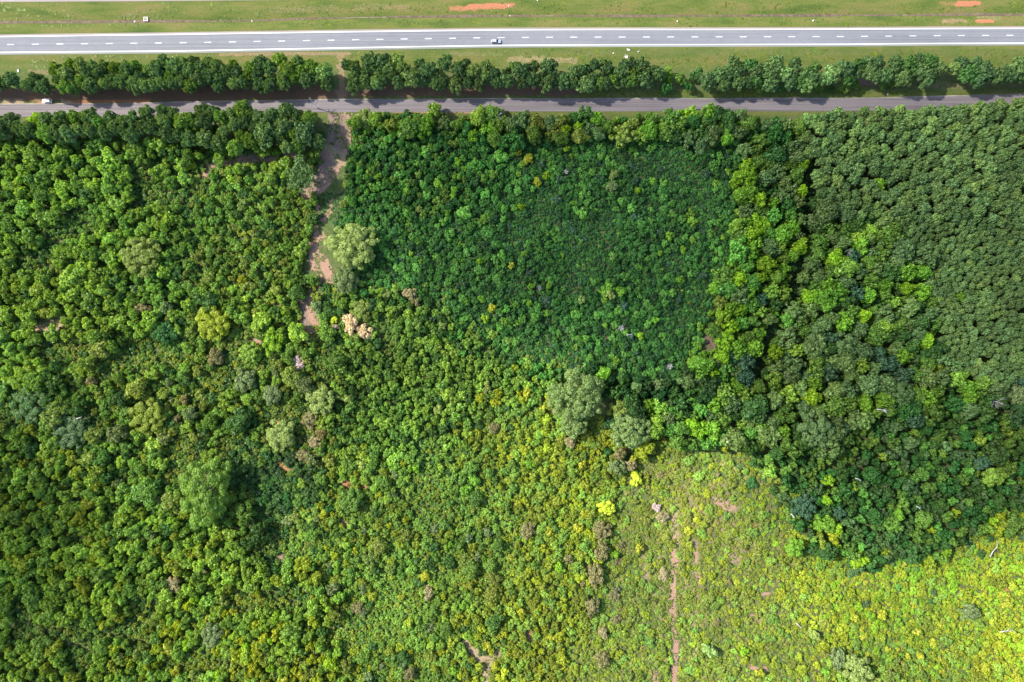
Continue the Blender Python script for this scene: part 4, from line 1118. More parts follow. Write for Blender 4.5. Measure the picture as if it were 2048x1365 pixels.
SOFT = set('mixed leftplant leftopen botleft botgold midbot crisp yscrub limescrub botright goldscrub field fieldtop lowright hard belt darkbelt hollow'.split())  # tints mix across these borders, also imitating the cloud shade's soft edge in colour
GLADES = dict(mixed=.62, leftplant=.76, botleft=.75, botgold=.70, midbot=.60, crisp=.80, field=.66)
rlo = lambda kind, r: r if kind != 'shrub' else r * 1.2
for pass_kind in ('broad', 'pine', 'young', 'shrub'):
    for zi, z in enumerate(ZONES):
        P = np.array(z[1])
        x0, y0 = P.min(0) - 25
        x1, y1 = P.max(0) + 25
        for (kind, r0, r1, h0, h1, tints, fill) in z[2]:
            if kind != pass_kind:
                continue
            area = float((zr == zi).sum()) * GST * GST
            ra = (r0 + r1) / 2
            tries = int(area / (ra * ra) * (4.5 if fill >= .9 else 3.0) * fill)
            tries = int(tries * (x1 - x0) * (y1 - y0) / max(area, 1))
            km = {'pine': .48 if z[0].startswith('strip') else .53, 'broad': .57, 'young': .66, 'shrub': .60}[kind]
            names = [t[0] for t in tints]
            wts = [t[1] for t in tints]
            cap = fill * area / (pi * (ra * km * 1.25) ** 2) if fill < .9 else 1e9
            got = 0
            for _ in range(tries):
                if got > cap:
                    break
                px, py = R.uniform(x0, x1), R.uniform(y0, y1)
                q, hs = zone_at(px, py)
                if q != zi or hs:
                    continue
                if kind != 'pine' and soil_near(px, py, min(rlo(kind, r0), 11)):
                    continue
                if kind == 'young' and z[0] in GLADES and vnoise(px, py, 62, 2) > GLADES[z[0]]:
                    continue
                if kind != 'shrub':
                    # leave natural glades
                    pass
                r = r0 + (r1 - r0) * R.random() ** 1.3
                if clash(px, py, r, km):
                    continue
                h = h0 + (h1 - h0) * (r - r0) / (r1 - r0) * .6 + (h1 - h0) * .4 * R.random()
                nm_, wt_ = names, wts
                if z[0] in SOFT:
                    z2, _ = zone_at(px + R.gauss(0, 32), py + R.gauss(0, 32))
                    if z2 >= 0 and z2 != zi and ZONES[z2][0] in SOFT:
                        for ly in ZONES[z2][2]:
                            if ly[0] == kind:
                                nm_, wt_ = [t[0] for t in ly[5]], [t[1] for t in ly[5]]
                put(kind, px, py, r, h, R.choices(nm_, wt_)[0], zi)
                got += 1


def jitter_tint(t, px=0.0, py=0.0):
    c = np.array(T[t])
    if t in ('cream', 'lilac', 'bright', 'gold', 'yell'):
        return tuple(c * R.uniform(.95, 1.05))
    v = R.uniform(.80, 1.22) * (.82 + .36 * float(vnoise(px, py, 95, 1)))
    w = R.uniform(-.07, .07) + (.16 * (float(vnoise(px, py, 150, 4)) - .5) if not t.startswith(('pin', 'cen')) else 0)
    return tuple(float(x) for x in (c[0] * v * (1 + w), c[1] * v, c[2] * v * (1 - w)))


TINTWORD = dict(mid='mid green', mid2='grass green', fresh='fresh green', dark='dark green', deep='blackish green', pine='olive grey', pineg='grey green', pined='dull dark green', pinel='soft light green',
                lime='lime green', lime2='bright green', yell='lemon yellow', gold='golden', olive='olive', pale='pale green', blue='blue green', brown='brownish', tan='tan', cream='cream', lilac='lilac',
                greyg='greyish green', oak='grey green', hay='hay coloured', scrub='pale green', cen='emerald', cen2='bright emerald', cen3='deep emerald', cenl='pale emerald', brush='yellowish green', brush2='yellow green', bright='vivid yellow')
LM = [(1153, 792, 'the big round oak'), (706, 490, 'the large pale track tree'), (282, 512, 'the airy olive tree'), (425, 646, 'the large yellow green tree'), (716, 656, 'the cream flowering pair'),
      (597, 726, 'the lilac shrub'), (1215, 1017, 'the oblong yellow tree'), (1273, 958, 'the small vivid yellow tree'), (405, 985, 'the very large green tree'), (292, 832, 'the large yellowish tree'),
      (641, 800, 'the pale domed tree'), (1605, 1012, 'the round blue green tree'), (1797, 787, 'the dark domed oak'), (1489, 725, 'the dark blue green dome'), (1630, 860, 'the broad muted oak'),
      (345, 1170, 'the beige domed tree'), (96, 204, 'the white car'), (990, 84, 'the silver car'), (674, 150, 'the gap in the strip'), (665, 310, 'the brown clearing'), (1985, 803, 'the bare grey tree'),
      (1765, 820, 'the bleached branches'), (1990, 1098, 'the bleached crooked log'), (2020, 1258, 'the forked white log'), (1665, 1315, 'the thin fallen log'), (1348, 1200, 'the footpath'),
      (970, 1320, 'the tan dirt patch'), (1450, 1010, 'the pale pink bare patch'), (95, 650, 'the tan bare patch'), (850, 1155, 'the lemon yellow tree'), (1240, 655, 'the white twiggy bush'),
      (995, 235, 'the white roadside snag'), (1192, 1150, 'the brown row'), (988, 856, 'the round brown bush'), (1718, 1344, 'the bottom pale tree'), (425, 1270, 'the grey green tree amid gold'),
      (820, 588, 'the dry tan tree'), (88, 625, 'the olive gold tree'), (1255, 106, 'the culvert mouth'), (1340, 158, 'the low gap in the strip'), (1058, 318, 'the yellow sapling pair'),
      (1242, 583, 'the roundest bright field sapling'), (600, 350, 'the lone tall pine'), (1345, 472, 'the bright sapling near the belt'), (1686, 645, 'the broadest bright hardwood'), (929, 425, 'the pale emerald sapling'),
      (1915, 594, 'the bright tree among pines'), (1843, 560, 'the bright pair at the pine edge'), (1758, 369, 'the bright tree in the upper pines'), (2048, 205, 'the end of the small road'), (1640, 246, 'the red soil hole'), (2048, 480, 'the photo edge amid the pines'), (1960, 365, 'the heart of the upper pines'), (100, 1300, 'the bottom photo corner'), (60, 1000, 'the shaded photo edge')]


def direction(dx, dy):
    a = math.degrees(math.atan2(-dy, dx)) % 360
    return ['right of', 'up right of', 'above', 'up left of', 'left of', 'down left of', 'below', 'down right of'][int((a + 22.5) // 45) % 8]


KN = dict(pine=('pine_tree', 'pine tree', 'pine'), broad=('broadleaf_tree', 'tree', 'tree'), young=('young_tree', 'young tree', 'young tree'), shrub=('shrub', 'shrub', 'shrub'))


def auto_label(p):
    zn = ZONES[p['zone']]
    r = p['r']
    lo, hi = {'pine': (13, 18), 'broad': (17, 21), 'young': (11, 14), 'shrub': (6.2, 7)}[p['kind']]
    size = 'small' if r < lo else ('large' if r > hi else 'medium')
    best = min(LM, key=lambda q: (q[0] - p['px']) ** 2 + (q[1] - p['py']) ** 2)
    dx, dy = p['px'] - best[0], p['py'] - best[1]
    d = math.hypot(dx, dy)
    far = 'just ' if d < 55 else ('' if d < 130 else 'well ')
    return f"{size} {TINTWORD[p['tint']]} {KN[p['kind']][2]} {far}{direction(dx, dy)} {best[2]}"


visible = lambda p: -5 < p['px'] < 2053 and -5 < p['py'] < 1370

stuff_pts = {'pine': [], 'broad': [], 'young': [], 'shrub': []}
GROUPW = dict(pine='pines', broad='broadleaf trees', young='young trees', shrub='shrubs')


def crown_scale(p):
    hh = p['h']
    rr = p['r'] * S * (1 - 0.6 * hh / HC)
    return rr, hh


def base_of(p):
    x, y = W(p['px'], p['py'], p['h'] * .62)
    z = float(height_at(x / S + 1024, 682.5 - y / S))
    return x, y, z - .05


ORD = ['closest', 'second closest', 'third closest', 'fourth closest', 'fifth closest', 'sixth closest', 'seventh closest', 'eighth closest', 'ninth closest', 'tenth closest'] + [w + ' closest' for w in 'eleventh twelfth thirteenth fourteenth fifteenth sixteenth seventeenth eighteenth nineteenth twentieth'.split()]
_grid = {}
for p in PLANTS:
    if p['kind'] != 'shrub':
        _grid.setdefault((int(p['px'] // 40), int(p['py'] // 40)), []).append(p)


def neighbour(p):
    ci, cj = int(p['px'] // 40), int(p['py'] // 40)
    c = [q for i in (-1, 0, 1) for j in (-1, 0, 1) for q in _grid.get((ci + i, cj + j), ()) if q is not p]
    if not c:
        return ''
    q = min(c, key=lambda q: math.hypot(q['px'] - p['px'], q['py'] - p['py']) - q['r'])
    if math.hypot(q['px'] - p['px'], q['py'] - p['py']) > q['r'] + p['r'] + 5:
        return ''
    return ' by a %s one' % TINTWORD[q['tint']]


def label_all(L_):
    base = {}
    for p in L_:
        p['lab'] = auto_label(p)
        base.setdefault(p['lab'], []).append(p)
    for l, g in base.items():
        if len(g) < 2:
            continue
        sub = {}
        for p in g:
            sub.setdefault(l + neighbour(p), []).append(p)
        if all(len(v) == 1 for v in sub.values()) and all(len(k_.split()) <= 16 for k_ in sub):
            for l2, g2 in sub.items():
                g2[0]['lab'] = l2
            continue
        lm = min(LM, key=lambda q: (q[0] - g[0]['px']) ** 2 + (q[1] - g[0]['py']) ** 2)
        g.sort(key=lambda p: math.hypot(p['px'] - lm[0], p['py'] - lm[1]))
        for i, p in enumerate(g):
            p['lab'] = l + (', ' + ORD[i] if i < len(ORD) else '')
    seen = {}
    for p in L_:
        if len(p['lab'].split()) > 16:
            p['lab'] = p['lab'].replace(' down right of', ' lower right of').replace('medium ', '', 1)
        if len(p['lab'].split()) > 16:
            p['lab'] = p['lab'].replace('well ', '').replace('just ', '')
        if len(p['lab'].split()) > 16:
            p['lab'] = p['lab'].replace(' the ', ' ')
        seen.setdefault(p['lab'], []).append(p)


individual = 0
for kind in ('pine', 'broad', 'young', 'shrub'):
    L_ = [p for p in PLANTS if p['kind'] == kind and p['zone'] >= -1]
    vis = sorted([p for p in L_ if visible(p)], key=lambda p: -p['r'])
    n_spec = sum(1 for p in PLANTS if p['kind'] in ((kind, 'big') if kind == 'broad' else (kind,)) and p['zone'] == -2)
    chosen = vis[:300 - n_spec]
    ch = set(id(p) for p in chosen)
    label_all(chosen)
    stuff_pts[kind] = [p for p in L_ if id(p) not in ch]
    for p in chosen:
        x, y, z = base_of(p)
        rr, hh = crown_scale(p)
        nm, cat, _ = KN[kind]
        rz = R.uniform(0, 6.28)
        e_ = 0.07 if kind == 'pine' else 0.2
        sx = rr * R.uniform(1 - e_, 1 + e_)
        sy = rr * R.uniform(1 - e_, 1 + e_) * p['st']
        cm = R.choice(CROWN[kind])
        lab = p['lab']
        grp = f"{GROUPW[kind]} {ZONES[p['zone']][4]}" if p['zone'] >= 0 else GROUPW[kind]
        tint = jitter_tint(p['tint'], p['px'], p['py'])
        if kind == 'shrub':
            o = link(nm, cm, None, (x, y, z), rz, (sx, sy, hh))
            o['tint'] = tint
            tag(o, lab, cat, grp)
        else:
            root = bpy.data.objects.new(nm, None)
            root.location = (x, y, z)
            root.empty_display_size = 1
            COL.link(root)
            tag(root, lab, cat, grp)
            c = link('crown', cm, root, (0, 0, 0), rz, (sx, sy, hh))
            c['tint'] = tint
            link('trunk', TRUNK[kind], root, (0, 0, 0), rz, (rr, rr, hh))
        individual += 1

# the ones that stand out get crowns of their own
for p in PLANTS:
    if p['zone'] != -2:
        continue
    x, y, z = base_of(p)
    rr, hh = crown_scale(p)
    kind = p['kind']
    nm = 'pine_tree' if kind == 'pine' else ('oak_tree' if 'oak' in p['label'] else ('flowering_tree' if p['tint'] in ('cream', 'lilac') else 'broadleaf_tree'))
    if rr < 3.2 and kind != 'pine':
        lobes = broad_lobes(R.randint(7, 10), .35, .6, (.3, .5))
        me = leaves(lobes, int(500 + rr * 120), 0.30 / rr, 'crown', M_LEAF, .55)
    elif kind == 'pine':
        me = leaves(pine_dome(int(p['px'])), 2400, 0.40 / rr, 'crown', M_NEEDLE, .65, .6, .5, .6)
    else:
        k = int(12 + rr * rr * .42)
        lobes = big_lobes(k, int(p['px']))
        me = leaves(lobes, int(min(14000, 110 * rr * rr)), 0.34 / rr, 'crown', M_LEAF, .5)
    root = bpy.data.objects.new(nm, None)
    root.location = (x, y, z)
    COL.link(root)
    tag(root, p['label'], 'pine tree' if kind == 'pine' else 'tree')
    c = link('crown', me, root, (0, 0, 0), R.uniform(0, 6.28) if p['st'] == 1 else 0, (rr, rr * p['st'], hh))
    c['tint'] = tuple(float(v) for v in T[p['tint']])
    link('trunk', TRUNK['pine' if kind == 'pine' else 'broad'], root, (0, 0, 0), 0, (min(rr, 6), min(rr, 6), hh))


# ------------------------------------------------------------------ masses: one object each, instanced over points
def template_collection(name, pairs):
    c = bpy.data.collections.new(name)
    for i, parts in enumerate(pairs):
        # join crown and trunk into one template mesh
        if len(parts) == 1:
            me = parts[0]
        else:
            V = []
            Fa = []
            mi = []
            off = 0
            mats = []
            for k, m in enumerate(parts):
                co = np.empty(len(m.vertices) * 3)
                m.vertices.foreach_get('co', co)
                V.append(co.reshape(-1, 3))
                Fa += [tuple(v + off for v in pl.vertices) for pl in m.polygons]
                mi += [k] * len(m.polygons)
                off += len(m.vertices)
                mats.append(m.materials[0])
            me = mesh_from(f'{name}_form', np.concatenate(V), Fa, mats, mi)
        o = bpy.data.objects.new(f'{name}_form_{chr(97 + i)}', me)
        c.objects.link(o)
    return c


def scatter(name, pts, coll, nvar, label, cat, group=None):
    """pts: list of (x, y, z, rot, sx, sy, sz, r, g, b)"""
    A = np.array(pts, float)
    me = bpy.data.meshes.new(name)
    me.vertices.add(len(A))
    me.vertices.foreach_set('co', A[:, :3].ravel())
    for nm, ty, key, data in (('rotv', 'FLOAT_VECTOR', 'vector', np.stack([0 * A[:, 3], 0 * A[:, 3], A[:, 3]], 1)), ('sclv', 'FLOAT_VECTOR', 'vector', A[:, 4:7]),
                              ('tint', 'FLOAT_COLOR', 'color', np.concatenate([A[:, 7:10], np.ones((len(A), 1))], 1))):
        a = me.attributes.new(nm, ty, 'POINT')
        a.data.foreach_set(key, data.ravel())
    a = me.attributes.new('pick', 'INT', 'POINT')
    a.data.foreach_set('value', rng.integers(0, nvar, len(A)).astype(np.int32))
    me.update()
    ob = link(name, me)
    ng = bpy.data.node_groups.new(name + '_nodes', 'GeometryNodeTree')
    ng.interface.new_socket('Geometry', in_out='INPUT', socket_type='NodeSocketGeometry')
    ng.interface.new_socket('Geometry', in_out='OUTPUT', socket_type='NodeSocketGeometry')
    N, L = ng.nodes, ng.links
    gi = N.new('NodeGroupInput')
    go = N.new('NodeGroupOutput')
    iop = N.new('GeometryNodeInstanceOnPoints')
    ci = N.new('GeometryNodeCollectionInfo')
    ci.inputs['Collection'].default_value = coll
    ci.inputs['Separate Children'].default_value = True
    ci.inputs['Reset Children'].default_value = True
    L.new(gi.outputs[0], iop.inputs['Points'])
    L.new(ci.outputs[0], iop.inputs['Instance'])
    iop.inputs['Pick Instance'].default_value = True

    def attr(nm, ty):
        n = N.new('GeometryNodeInputNamedAttribute')
        n.data_type = ty
        n.inputs['Name'].default_value = nm
        return n.outputs[0]
    L.new(attr('pick', 'INT'), iop.inputs['Instance Index'])
    e2r = N.new('FunctionNodeEulerToRotation')
    L.new(attr('rotv', 'FLOAT_VECTOR'), e2r.inputs[0])
    L.new(e2r.outputs[0], iop.inputs['Rotation'])
    L.new(attr('sclv', 'FLOAT_VECTOR'), iop.inputs['Scale'])
    L.new(iop.outputs[0], go.inputs[0])
    md = ob.modifiers.new('scatter', 'NODES')
    md.node_group = ng
    tag(ob, label, cat, group, 'stuff')
    return ob


def pts_of(L_):
    out = []
    for p in L_:
        x, y, z = base_of(p)
        rr, hh = crown_scale(p)
        t = jitter_tint(p['tint'], p['px'], p['py'])
        out.append((x, y, z, R.uniform(0, 6.28), rr * R.uniform(.84, 1.18), rr * R.uniform(.84, 1.18) * p['st'], hh, *t))
    return out


FORM = {}
for k in ('pine', 'broad', 'young'):
    FORM[k] = template_collection(k, [(m, TRUNK[k]) for m in CROWN[k]])
FORM['shrub'] = template_collection('shrub', [(m,) for m in CROWN['shrub']])
FORM['tuft'] = template_collection('tuft', [(m,) for m in TUFT])
for k, nm, lab, cat in (('pine', 'pine_woods', 'smaller pines filling the rest of the plantation and strips', 'woods'),
                        ('broad', 'broadleaf_woods', 'smaller broadleaf trees filling the bright belt and hardwood stand', 'woods'),
                        ('young', 'young_woods', 'smaller young trees massed across plantations, field and scrub', 'woods'),
                        ('shrub', 'shrubbery', 'low shrubs massed between the trees and across the regrowth field', 'shrubbery')):
    if stuff_pts[k]:
        scatter(nm, pts_of(stuff_pts[k]), FORM[k], len(FORM[k].objects), lab, cat)

# undergrowth between everything
und = []
step = 8.5
for gx in np.arange(-150, 2200, step):
    for gy in np.arange(105, 1520, step):
        px, py = gx + R.uniform(-5, 5), gy + R.uniform(-5, 5)
        q, hs = zone_at(px, py)
        if q < 0 or hs or soil_near(px, py, 5):
            continue
        if ZONES[q][0] == 'yscrub' and R.random() < sm[int(round((px - GX0) / GST)), int(round((py - GY0) / GST))] * 1.3:
            continue
        x, y = W(px, py)
        z = float(height_at(px, py))
        c = jitter_tint(R.choice(ZONES[q][3]), px, py)
        s = R.uniform(1.0, 1.9)
        zn_ = ZONES[q][0]
    lift = 4.6 if zn_.startswith(('pines', 'hard', 'belt', 'lowright')) else (3.4 if zn_.startswith(('strip', 'border', 'fieldedge')) else (1.7 if zn_ in ('leftplant', 'botleft', 'botgold', 'crisp') else 1))
    if lift > 3:
        s *= 1.35
    und.append((x, y, z, R.uniform(0, 6.28), s, s, R.uniform(.5, 1.3) * lift, *c))
scatter('undergrowth', und, FORM['tuft'], len(TUFT), 'dense green undergrowth and vines covering the ground', 'undergrowth')

# rough grass tufts on verges and in the clearing
gr = []
for _ in range(5200):
    px = R.uniform(-150, 2200)
    py = R.choice((R.uniform(6, 54), R.uniform(98, 135), R.uniform(180, 196)))
    if py < 60 and (py < samp(FAR_BOT, px) + 3 or py > samp(HWY_TOP, px) - 3):
        continue
    if 60 <= py < 150 and py < samp(HWY_BOT, px) + 3:
        continue
    if py > 150 and py > samp(RD_CEN, px) - 17:
        continue
    m_, _c = soil_at(np.array([px]), np.array([py]))
    if m_[0] > .35:
        continue
    if vnoise(px, py * 2.5, 30, 5) < .42:
        continue
    x, y = W(px, py)
    s = R.uniform(.35, .9)
    c = jitter_tint(R.choice(['brush', 'olive', 'mid2', 'brush2', 'brush']))
    gr.append((x, y, float(height_at(px, py)), R.uniform(0, 6.28), s * R.uniform(1, 2), s, R.uniform(.05, .16), *[v * .62 for v in c]))
for _ in range(500):
    px, py = R.uniform(602, 700), R.uniform(385, 440)
    m_, _c = soil_at(np.array([px]), np.array([py]))
    if m_[0] > .3:
        continue
    x, y = W(px, py)
    s = R.uniform(.5, 1.2)
    c = jitter_tint(R.choice(['cen', 'mid', 'cen3']))
    gr.append((x, y, float(height_at(px, py)), R.uniform(0, 6.28), s, s, R.uniform(.15, .5), *[v * .8 for v in c]))
_k = 0
while _k < 2300:
    i, j = R.randrange(soil2.shape[0]), R.randrange(soil2.shape[1])
    if not soil2[i, j]:
        continue
    px, py = SX0 + 2 * i + R.uniform(-1, 1), SY0 + 2 * j + R.uniform(-1, 1)
    if py < 225 or vnoise(px, py, 13, 3) < .47:
        continue
    _k += 1
    x, y = W(px, py)
    s = R.uniform(.25, .7)
    c = jitter_tint(R.choice(['mid', 'olive', 'brush', 'cen', 'hay']))
    gr.append((x, y, float(height_at(px, py)), R.uniform(0, 6.28), s, s * R.uniform(.6, 1), R.uniform(.1, .35), *[v * .8 for v in c]))
scatter('rough_grass', gr, FORM['tuft'], len(TUFT), 'rough grass and weeds on the highway median, verges and clearing', 'grass')


# ------------------------------------------------------------------ dead wood
def snag_mesh(r, h, n, mat, seed, lying=False):
    q = random.Random(seed)
    m = MB()
    if lying:
        m.tube([(-r, 0, .25), (-r * .3, .08 * r, .35), (r * .4, -.05 * r, .3), (r, .1 * r, .2)], [.22, .20, .15, .07], 7)
        for i in range(n):
            t = q.uniform(-.2, .8) * r
            sgn = q.choice((-1, 1))
            l = q.uniform(.3, .65) * r
            m.tube([(t, 0, .3), (t + l * .5, sgn * l * .45, .55), (t + l, sgn * l * .75, .5)], [.12, .08, .03], 5)
    else:
        m.tube([(0, 0, -.1), (.05, .02, h * .5), (-.05, .1, h)], [.26, .17, .05], 7)
        for i in range(n):
            a = i * 2.4 + q.uniform(-.3, .3)
            z = h * q.uniform(.35, .9)
            l = r * q.uniform(.6, 1.1)
            e = (l * cos(a), l * sin(a), min(h * 1.05, z + l * .5))
            mid = (l * .5 * cos(a + .1), l * .5 * sin(a + .1), z + l * .22)
            m.tube([(0, 0, z), mid, e], [.10, .07, .025], 5)
            for s_ in (-.5, .5):
                m.tube([mid, (mid[0] + l * .45 * cos(a + s_), mid[1] + l * .45 * sin(a + s_), mid[2] + l * .25)], [.05, .02], 4)
    return m.mesh('dead_wood', mat, True)


DEAD = [
    (1985, 803, 4.0, 12.5, 20, 'g', 0, False, 'bare purplish grey dead tree between hardwoods and dark stand'),
    (995, 236, 3.2, 8, 20, 'w', 0, False, 'bare whitish dead tree at the road edge of the shaded field'),
    (1700, 505, 2.6, 11, 16, 'g', 0, False, 'dark bare dead tree in a hollow of the hardwoods'),
    (1571, 752, 2.6, 11, 16, 'g', 0, False, 'small bare grey dead tree beside the dark blue green dome'),
    (1242, 657, 1.7, 3.8, 18, 'w', 0, False, 'white twiggy dead bush in the shaded field'),
    (1132, 344, 1.5, 3.6, 14, 'w', 0, False, 'pale twiggy dead sapling high in the shaded field'),
    (628, 208, 2.6, 10, 16, 'g', 0, False, 'grey bare tree leaning over the small road by the clearing'),
    (1341, 734, 1.9, 9, 14, 'w', 0, False, 'pale bare snag at the foot of the bright belt'),
    (1078, 577, 1.5, 3.2, 12, 'g', 0, False, 'grey brown dead sapling in mid shaded field'),
]
for (px, py, r, h, n, c, a, lying, lab) in DEAD:
    me = snag_mesh(r, h, n, M_DEAD if c == 'w' else M_DEADDARK, int(px))
    x, y = W(px, py, h * .7)
    o = link('dead_tree', me, None, (x, y, float(height_at(px, py))))
    tag(o, lab, 'dead tree')
LOGS = [
    (1765, 821, 2.9, -8, 5, 12.2, 'bleached forked branches lying across dark treetops'),
    (1714, 958, 1.6, -20, 2, 9.2, 'short white broken branches in the dark stand'),
    (1840, 1017, 1.4, -30, 1, 9.0, 'thin white stick low in the dark stand'),
    (1990, 1100, 4.2, 58, 1, 2.8, 'bleached crooked log on the lime slope'),
    (2012, 1262, 3.4, 10, 2, 2.6, 'bleached forked log low on the lime slope'),
    (1666, 1316, 3.6, -33, 0, 2.4, 'thin pale fallen log near the bottom pale tree'),
    (1584, 1031, 1.6, -40, 2, 7.5, 'short white log touching the round blue green tree'),
    (484, 514, 1.3, 5, 1, 3.4, 'short white stick in the open scrub'),
    (160, 836, 1.4, 20, 2, 6.6, 'short white stick in the dull dark tree group'),
    (1258, 670, 1.3, 10, 2, 2.2, 'pale lying twigs next to the white twiggy bush'),
    (1598, 1252, 2.2, -40, 0, 2.2, 'thin grey stick up from the thin pale fallen log'),
]
for (px, py, r, ang, n, up, lab) in LOGS:
    me = snag_mesh(r, 0, n, M_DEAD, int(px) + 5, True)
    x, y = W(px, py, up)
    o = link('fallen_log', me, None, (x, y, float(height_at(px, py)) + up), radians(ang))
    tag(o, lab, 'log')


# ------------------------------------------------------------------ cars
def loft(sections, n_mat=None):
    """sections: list of (x, [(y, z)...]) closed rings -> verts, faces"""
    V = []
    Fc = []
    k = len(sections[0][1])
    for x, ring in sections:
        V += [(x, y, z) for y, z in ring]
    for i in range(len(sections) - 1):
        for j in range(k):
            j2 = (j + 1) % k
            Fc.append((i * k + j, i * k + j2, (i + 1) * k + j2, (i + 1) * k + j))
    Fc.append(tuple(range(k - 1, -1, -1)))
    Fc.append(tuple((len(sections) - 1) * k + j for j in range(k)))
    return V, Fc


def car(name, loc, rz, paint, label, suv=True):
    root = bpy.data.objects.new(name, None)
    root.location = loc
    root.rotation_euler = (0, 0, rz)
    COL.link(root)
    tag(root, label, 'car')
    Lh = 2.40

    def ring(w, z0, z1, c=.14):
        return [(-w + .06, z0), (w - .06, z0), (w, z0 + .12), (w, z1 - c), (w - c, z1), (-w + c, z1), (-w, z1 - c), (-w, z0 + .12)]
    m = MB()
    m.add(*loft([(-Lh, ring(.72, .42, .86)), (-Lh + .12, ring(.88, .30, .98)), (-1.6, ring(.95, .24, 1.02)), (0.6, ring(.95, .24, 1.0)), (1.15, ring(.94, .24, .97)),
                 (1.9, ring(.90, .26, .88)), (2.28, ring(.82, .30, .78)), (2.42, ring(.66, .38, .66))]))
    body = link('body', m.mesh('body', paint, True), root)
    body.data.polygons.foreach_set('use_smooth', [False] * len(body.data.polygons))
    zr_ = 1.62 if suv else 1.46
    # glasshouse
    m = MB()
    g0, g1 = (-2.05 if suv else -1.6), 1.1

    def gring(w, z1):
        return [(-w - .10, .99), (w + .10, .99), (w, z1), (-w, z1)]
    m.add(*loft([(g0, gring(.74, 1.0)), (g0 + .35, gring(.70, zr_ - .06)), (.25, gring(.70, zr_ - .05)), (g1, gring(.72, 1.0))]))
    link('windows', m.mesh('windows', M_GLASS), root)
    m = MB()
    m.add(*loft([(g0 + .32, [(-.66, zr_ - .05), (.66, zr_ - .05), (.60, zr_), (-.60, zr_)]), (g0 + .6, [(-.70, zr_ - .06), (.70, zr_ - .06), (.62, zr_ + .03), (-.62, zr_ + .03)]),
                 (0.0, [(-.70, zr_ - .06), (.70, zr_ - .06), (.62, zr_ + .03), (-.62, zr_ + .03)]), (.28, [(-.66, zr_ - .06), (.66, zr_ - .06), (.60, zr_ - .02), (-.60, zr_ - .02)])]))
    link('roof', m.mesh('roof', paint), root)
    m = MB()
    for sy in (-1, 1):
        for (xa, xb) in ((g1 - .02, .27), (-.55, -.60), (g0 + .03, g0 + .34)):
            m.tube([(xa, sy * (.83 if xa != -.55 else .815), 1.0), (xb, sy * .705, zr_ - .03)], [.045, .045], 5)
    link('pillars', m.mesh('pillars', paint), root)
    wm = MB()
    wm.tube([(0, -.11, 0), (0, .11, 0)], [.34, .34], 18)
    wme = wm.mesh('tyre', M_TYRE)
    rm = MB()
    rm.tube([(0, -.118, 0), (0, .118, 0)], [.21, .21], 14)
    rme = rm.mesh('rim', M_RIM)
    for wx_ in (-1.45, 1.5):
        for wy_ in (-.83, .83):
            w = link('wheel', wme, root, (wx_, wy_, .34))
            link('rim', rme, w)
    for sy in (-1, 1):
        h = MB()
        h.box((2.2, sy * .56 - .17, .62), (2.40, sy * .56 + .17, .76))
        link('headlight', h.mesh('headlight', M_LAMP), root)
        h = MB()
        h.box((-2.43, sy * .62 - .14, .72), (-2.25, sy * .62 + .14, .88))
        link('tail_light', h.mesh('tail_light', M_TAIL), root)
        h = MB()
        h.tube([(.85, sy * .90, 1.0), (.85, sy * 1.05, 1.06)], [.07, .10], 6)
        link('mirror', h.mesh('mirror', paint), root)
    return root


x, y = W(96, 203.6)
car('car', (x, y, 0.02), pi, M_WHITE, 'white car parked on the reddish verge of the small road')
x, y = W(992, 84.5)
car('car', (x, y, 0.05), radians(-1), M_SILVER, 'silver blue car driving in the lower lane of the highway')


# ------------------------------------------------------------------ drainage pieces and small things on the verges
def culvert(px, py, s, rz, label):
    root = bpy.data.objects.new('culvert_mouth', None)
    x, y = W(px, py)
    root.location = (x, y, float(height_at(px, py)) + .02)
    root.rotation_euler = (0, 0, rz)
    COL.link(root)
    tag(root, label, 'culvert', 'concrete culvert mouths on the highway verges')
    m = MB()
    m.box((-.9 * s, -.15 * s, 0), (.9 * s, .15 * s, .55 * s))
    for sg in (-1, 1):
        m.add([(sg * .75 * s, -.14 * s, 0), (sg * .9 * s, -.14 * s, 0), (sg * 1.15 * s, -1.3 * s, 0), (sg * 1.0 * s, -1.3 * s, 0),
               (sg * .75 * s, -.14 * s, .5 * s), (sg * .9 * s, -.14 * s, .5 * s), (sg * 1.15 * s, -1.3 * s, .12 * s), (sg * 1.0 * s, -1.3 * s, .12 * s)],
              [(0, 3, 2, 1), (4, 5, 6, 7), (0, 1, 5, 4), (1, 2, 6, 5), (2, 3, 7, 6), (3, 0, 4, 7)])
    link('headwall', m.mesh('headwall', M_CONC), root)
    m = MB()
    m.box((-.98 * s, -1.28 * s, -.05), (.98 * s, -.16 * s, .06 * s))
    link('apron', m.mesh('apron', M_CONC), root)
    m = MB()
    m.tube([(0, -.2 * s, .3 * s), (0, .1 * s, .3 * s)], [.28 * s, .28 * s], 12)
    link('pipe', m.mesh('pipe', M_DARK), root)
    return root


culvert(350, 117, 0.95, radians(-80), 'white concrete culvert mouth above the pine strip')
culvert(38, 141.5, 0.7, radians(-75), 'small white culvert mouth above the thin end of the strip')
culvert(1253, 112, 0.85, radians(-25), 'lower of the two white culvert mouths past the silver car')
culvert(1256, 102, 0.75, radians(160), 'upper of the two white culvert mouths past the silver car')

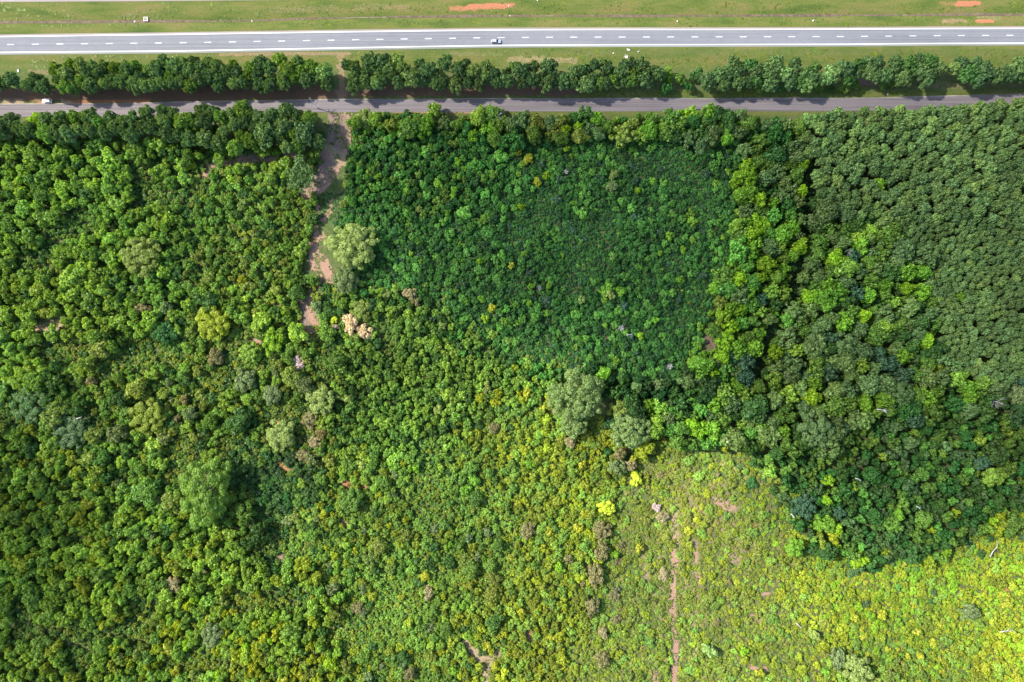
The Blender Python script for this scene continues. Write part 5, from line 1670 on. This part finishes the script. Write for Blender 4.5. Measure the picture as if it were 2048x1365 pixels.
root = bpy.data.objects.new('drain_inlet', None)
x, y = W(291, 38.2)
root.location = (x, y, float(height_at(291, 38.2)) + .12)
COL.link(root)
tag(root, 'square concrete drain inlet in the grass of the highway median', 'drain')
m = MB()
m.box((-1.1, .75, 0), (1.1, 1.05, .45))
m.box((-1.1, -1.05, 0), (1.1, -.75, .45))
m.box((-1.1, -.75, 0), (-.8, .75, .42))
m.box((.8, -.75, 0), (1.1, .75, .42))
link('frame', m.mesh('inlet_frame', M_CONC), root)
m = MB()
m.box((-.8, -.75, 0), (.8, .75, .2))
link('base', m.mesh('inlet_base', M_RUST), root)
m = MB()
m.box((-.78, -.12, .2), (.78, .12, .43))
link('grate_bar', m.mesh('grate_bar', M_CONC), root)


def rock_mesh(seed):
    q = np.random.default_rng(seed)
    import bmesh
    bm = bmesh.new()
    bmesh.ops.create_icosphere(bm, subdivisions=2, radius=1)
    for v in bm.verts:
        f = 1 + .28 * (q.random() - .5)
        v.co = v.co * f
        v.co.z *= .55
    me = bpy.data.meshes.new('pale_rock')
    bm.to_mesh(me)
    bm.free()
    me.materials.append(M_CONC)
    return me


RK = [rock_mesh(5), rock_mesh(6), rock_mesh(8)]
for i, (px, py, s, lab) in enumerate([
    (268, 42.5, .75, 'pale rock in the ditch just before the drain inlet'), (503, 41.5, .6, 'pale rock in the ditch well past the drain inlet'),
    (1020, 30.6, .5, 'pale rock in the ditch above the silver car'), (1075, 2, .55, 'pale rock near the far carriageway edge'),
    (1227, 107, .6, 'pale rock just before the pair of culvert mouths'), (1277, 104, .6, 'pale rock just past the pair of culvert mouths'),
    (1355, 42.5, .6, 'pale rock on the median grass nearest the culvert pair'), (1627, 41.3, .75, 'brightest pale rock far along the median grass'),
    (1018, 12, .6, 'pale rock on the red soil scar of the median'), (1775, 189.5, .7, 'pale rock on the small road verge'), (165, 117, .5, 'pale rock at the upper edge of the strip')]):
    x, y = W(px, py)
    o = link('pale_rock', RK[i % 3], None, (x, y, float(height_at(px, py)) + .15), R.uniform(0, 6), (s * .8, s * .5, s * .6))
    tag(o, lab, 'rock', 'pale rocks scattered on the highway grass')

root = bpy.data.objects.new('utility_box', None)
x, y = W(223, 226.5, 2)
root.location = (x, y, 0)
COL.link(root)
tag(root, 'small white utility box at the tree shaded edge of the small road', 'utility box')
m = MB()
m.box((-.85, -.42, .12), (.85, .42, 1.7))
link('cabinet', m.mesh('cabinet', M_BOXW), root)
m = MB()
m.box((-.93, -.5, 1.7), (.93, .5, 1.8))
link('lid', m.mesh('lid', M_BOXW), root)
m = MB()
m.box((-1.0, -.55, 0), (1.0, .55, .12))
link('base', m.mesh('base_slab', M_CONC), root)

print('plants', len(PLANTS), 'individual', individual, {k: len(v) for k, v in stuff_pts.items()}, 'undergrowth', len(und), 'grass', len(gr))
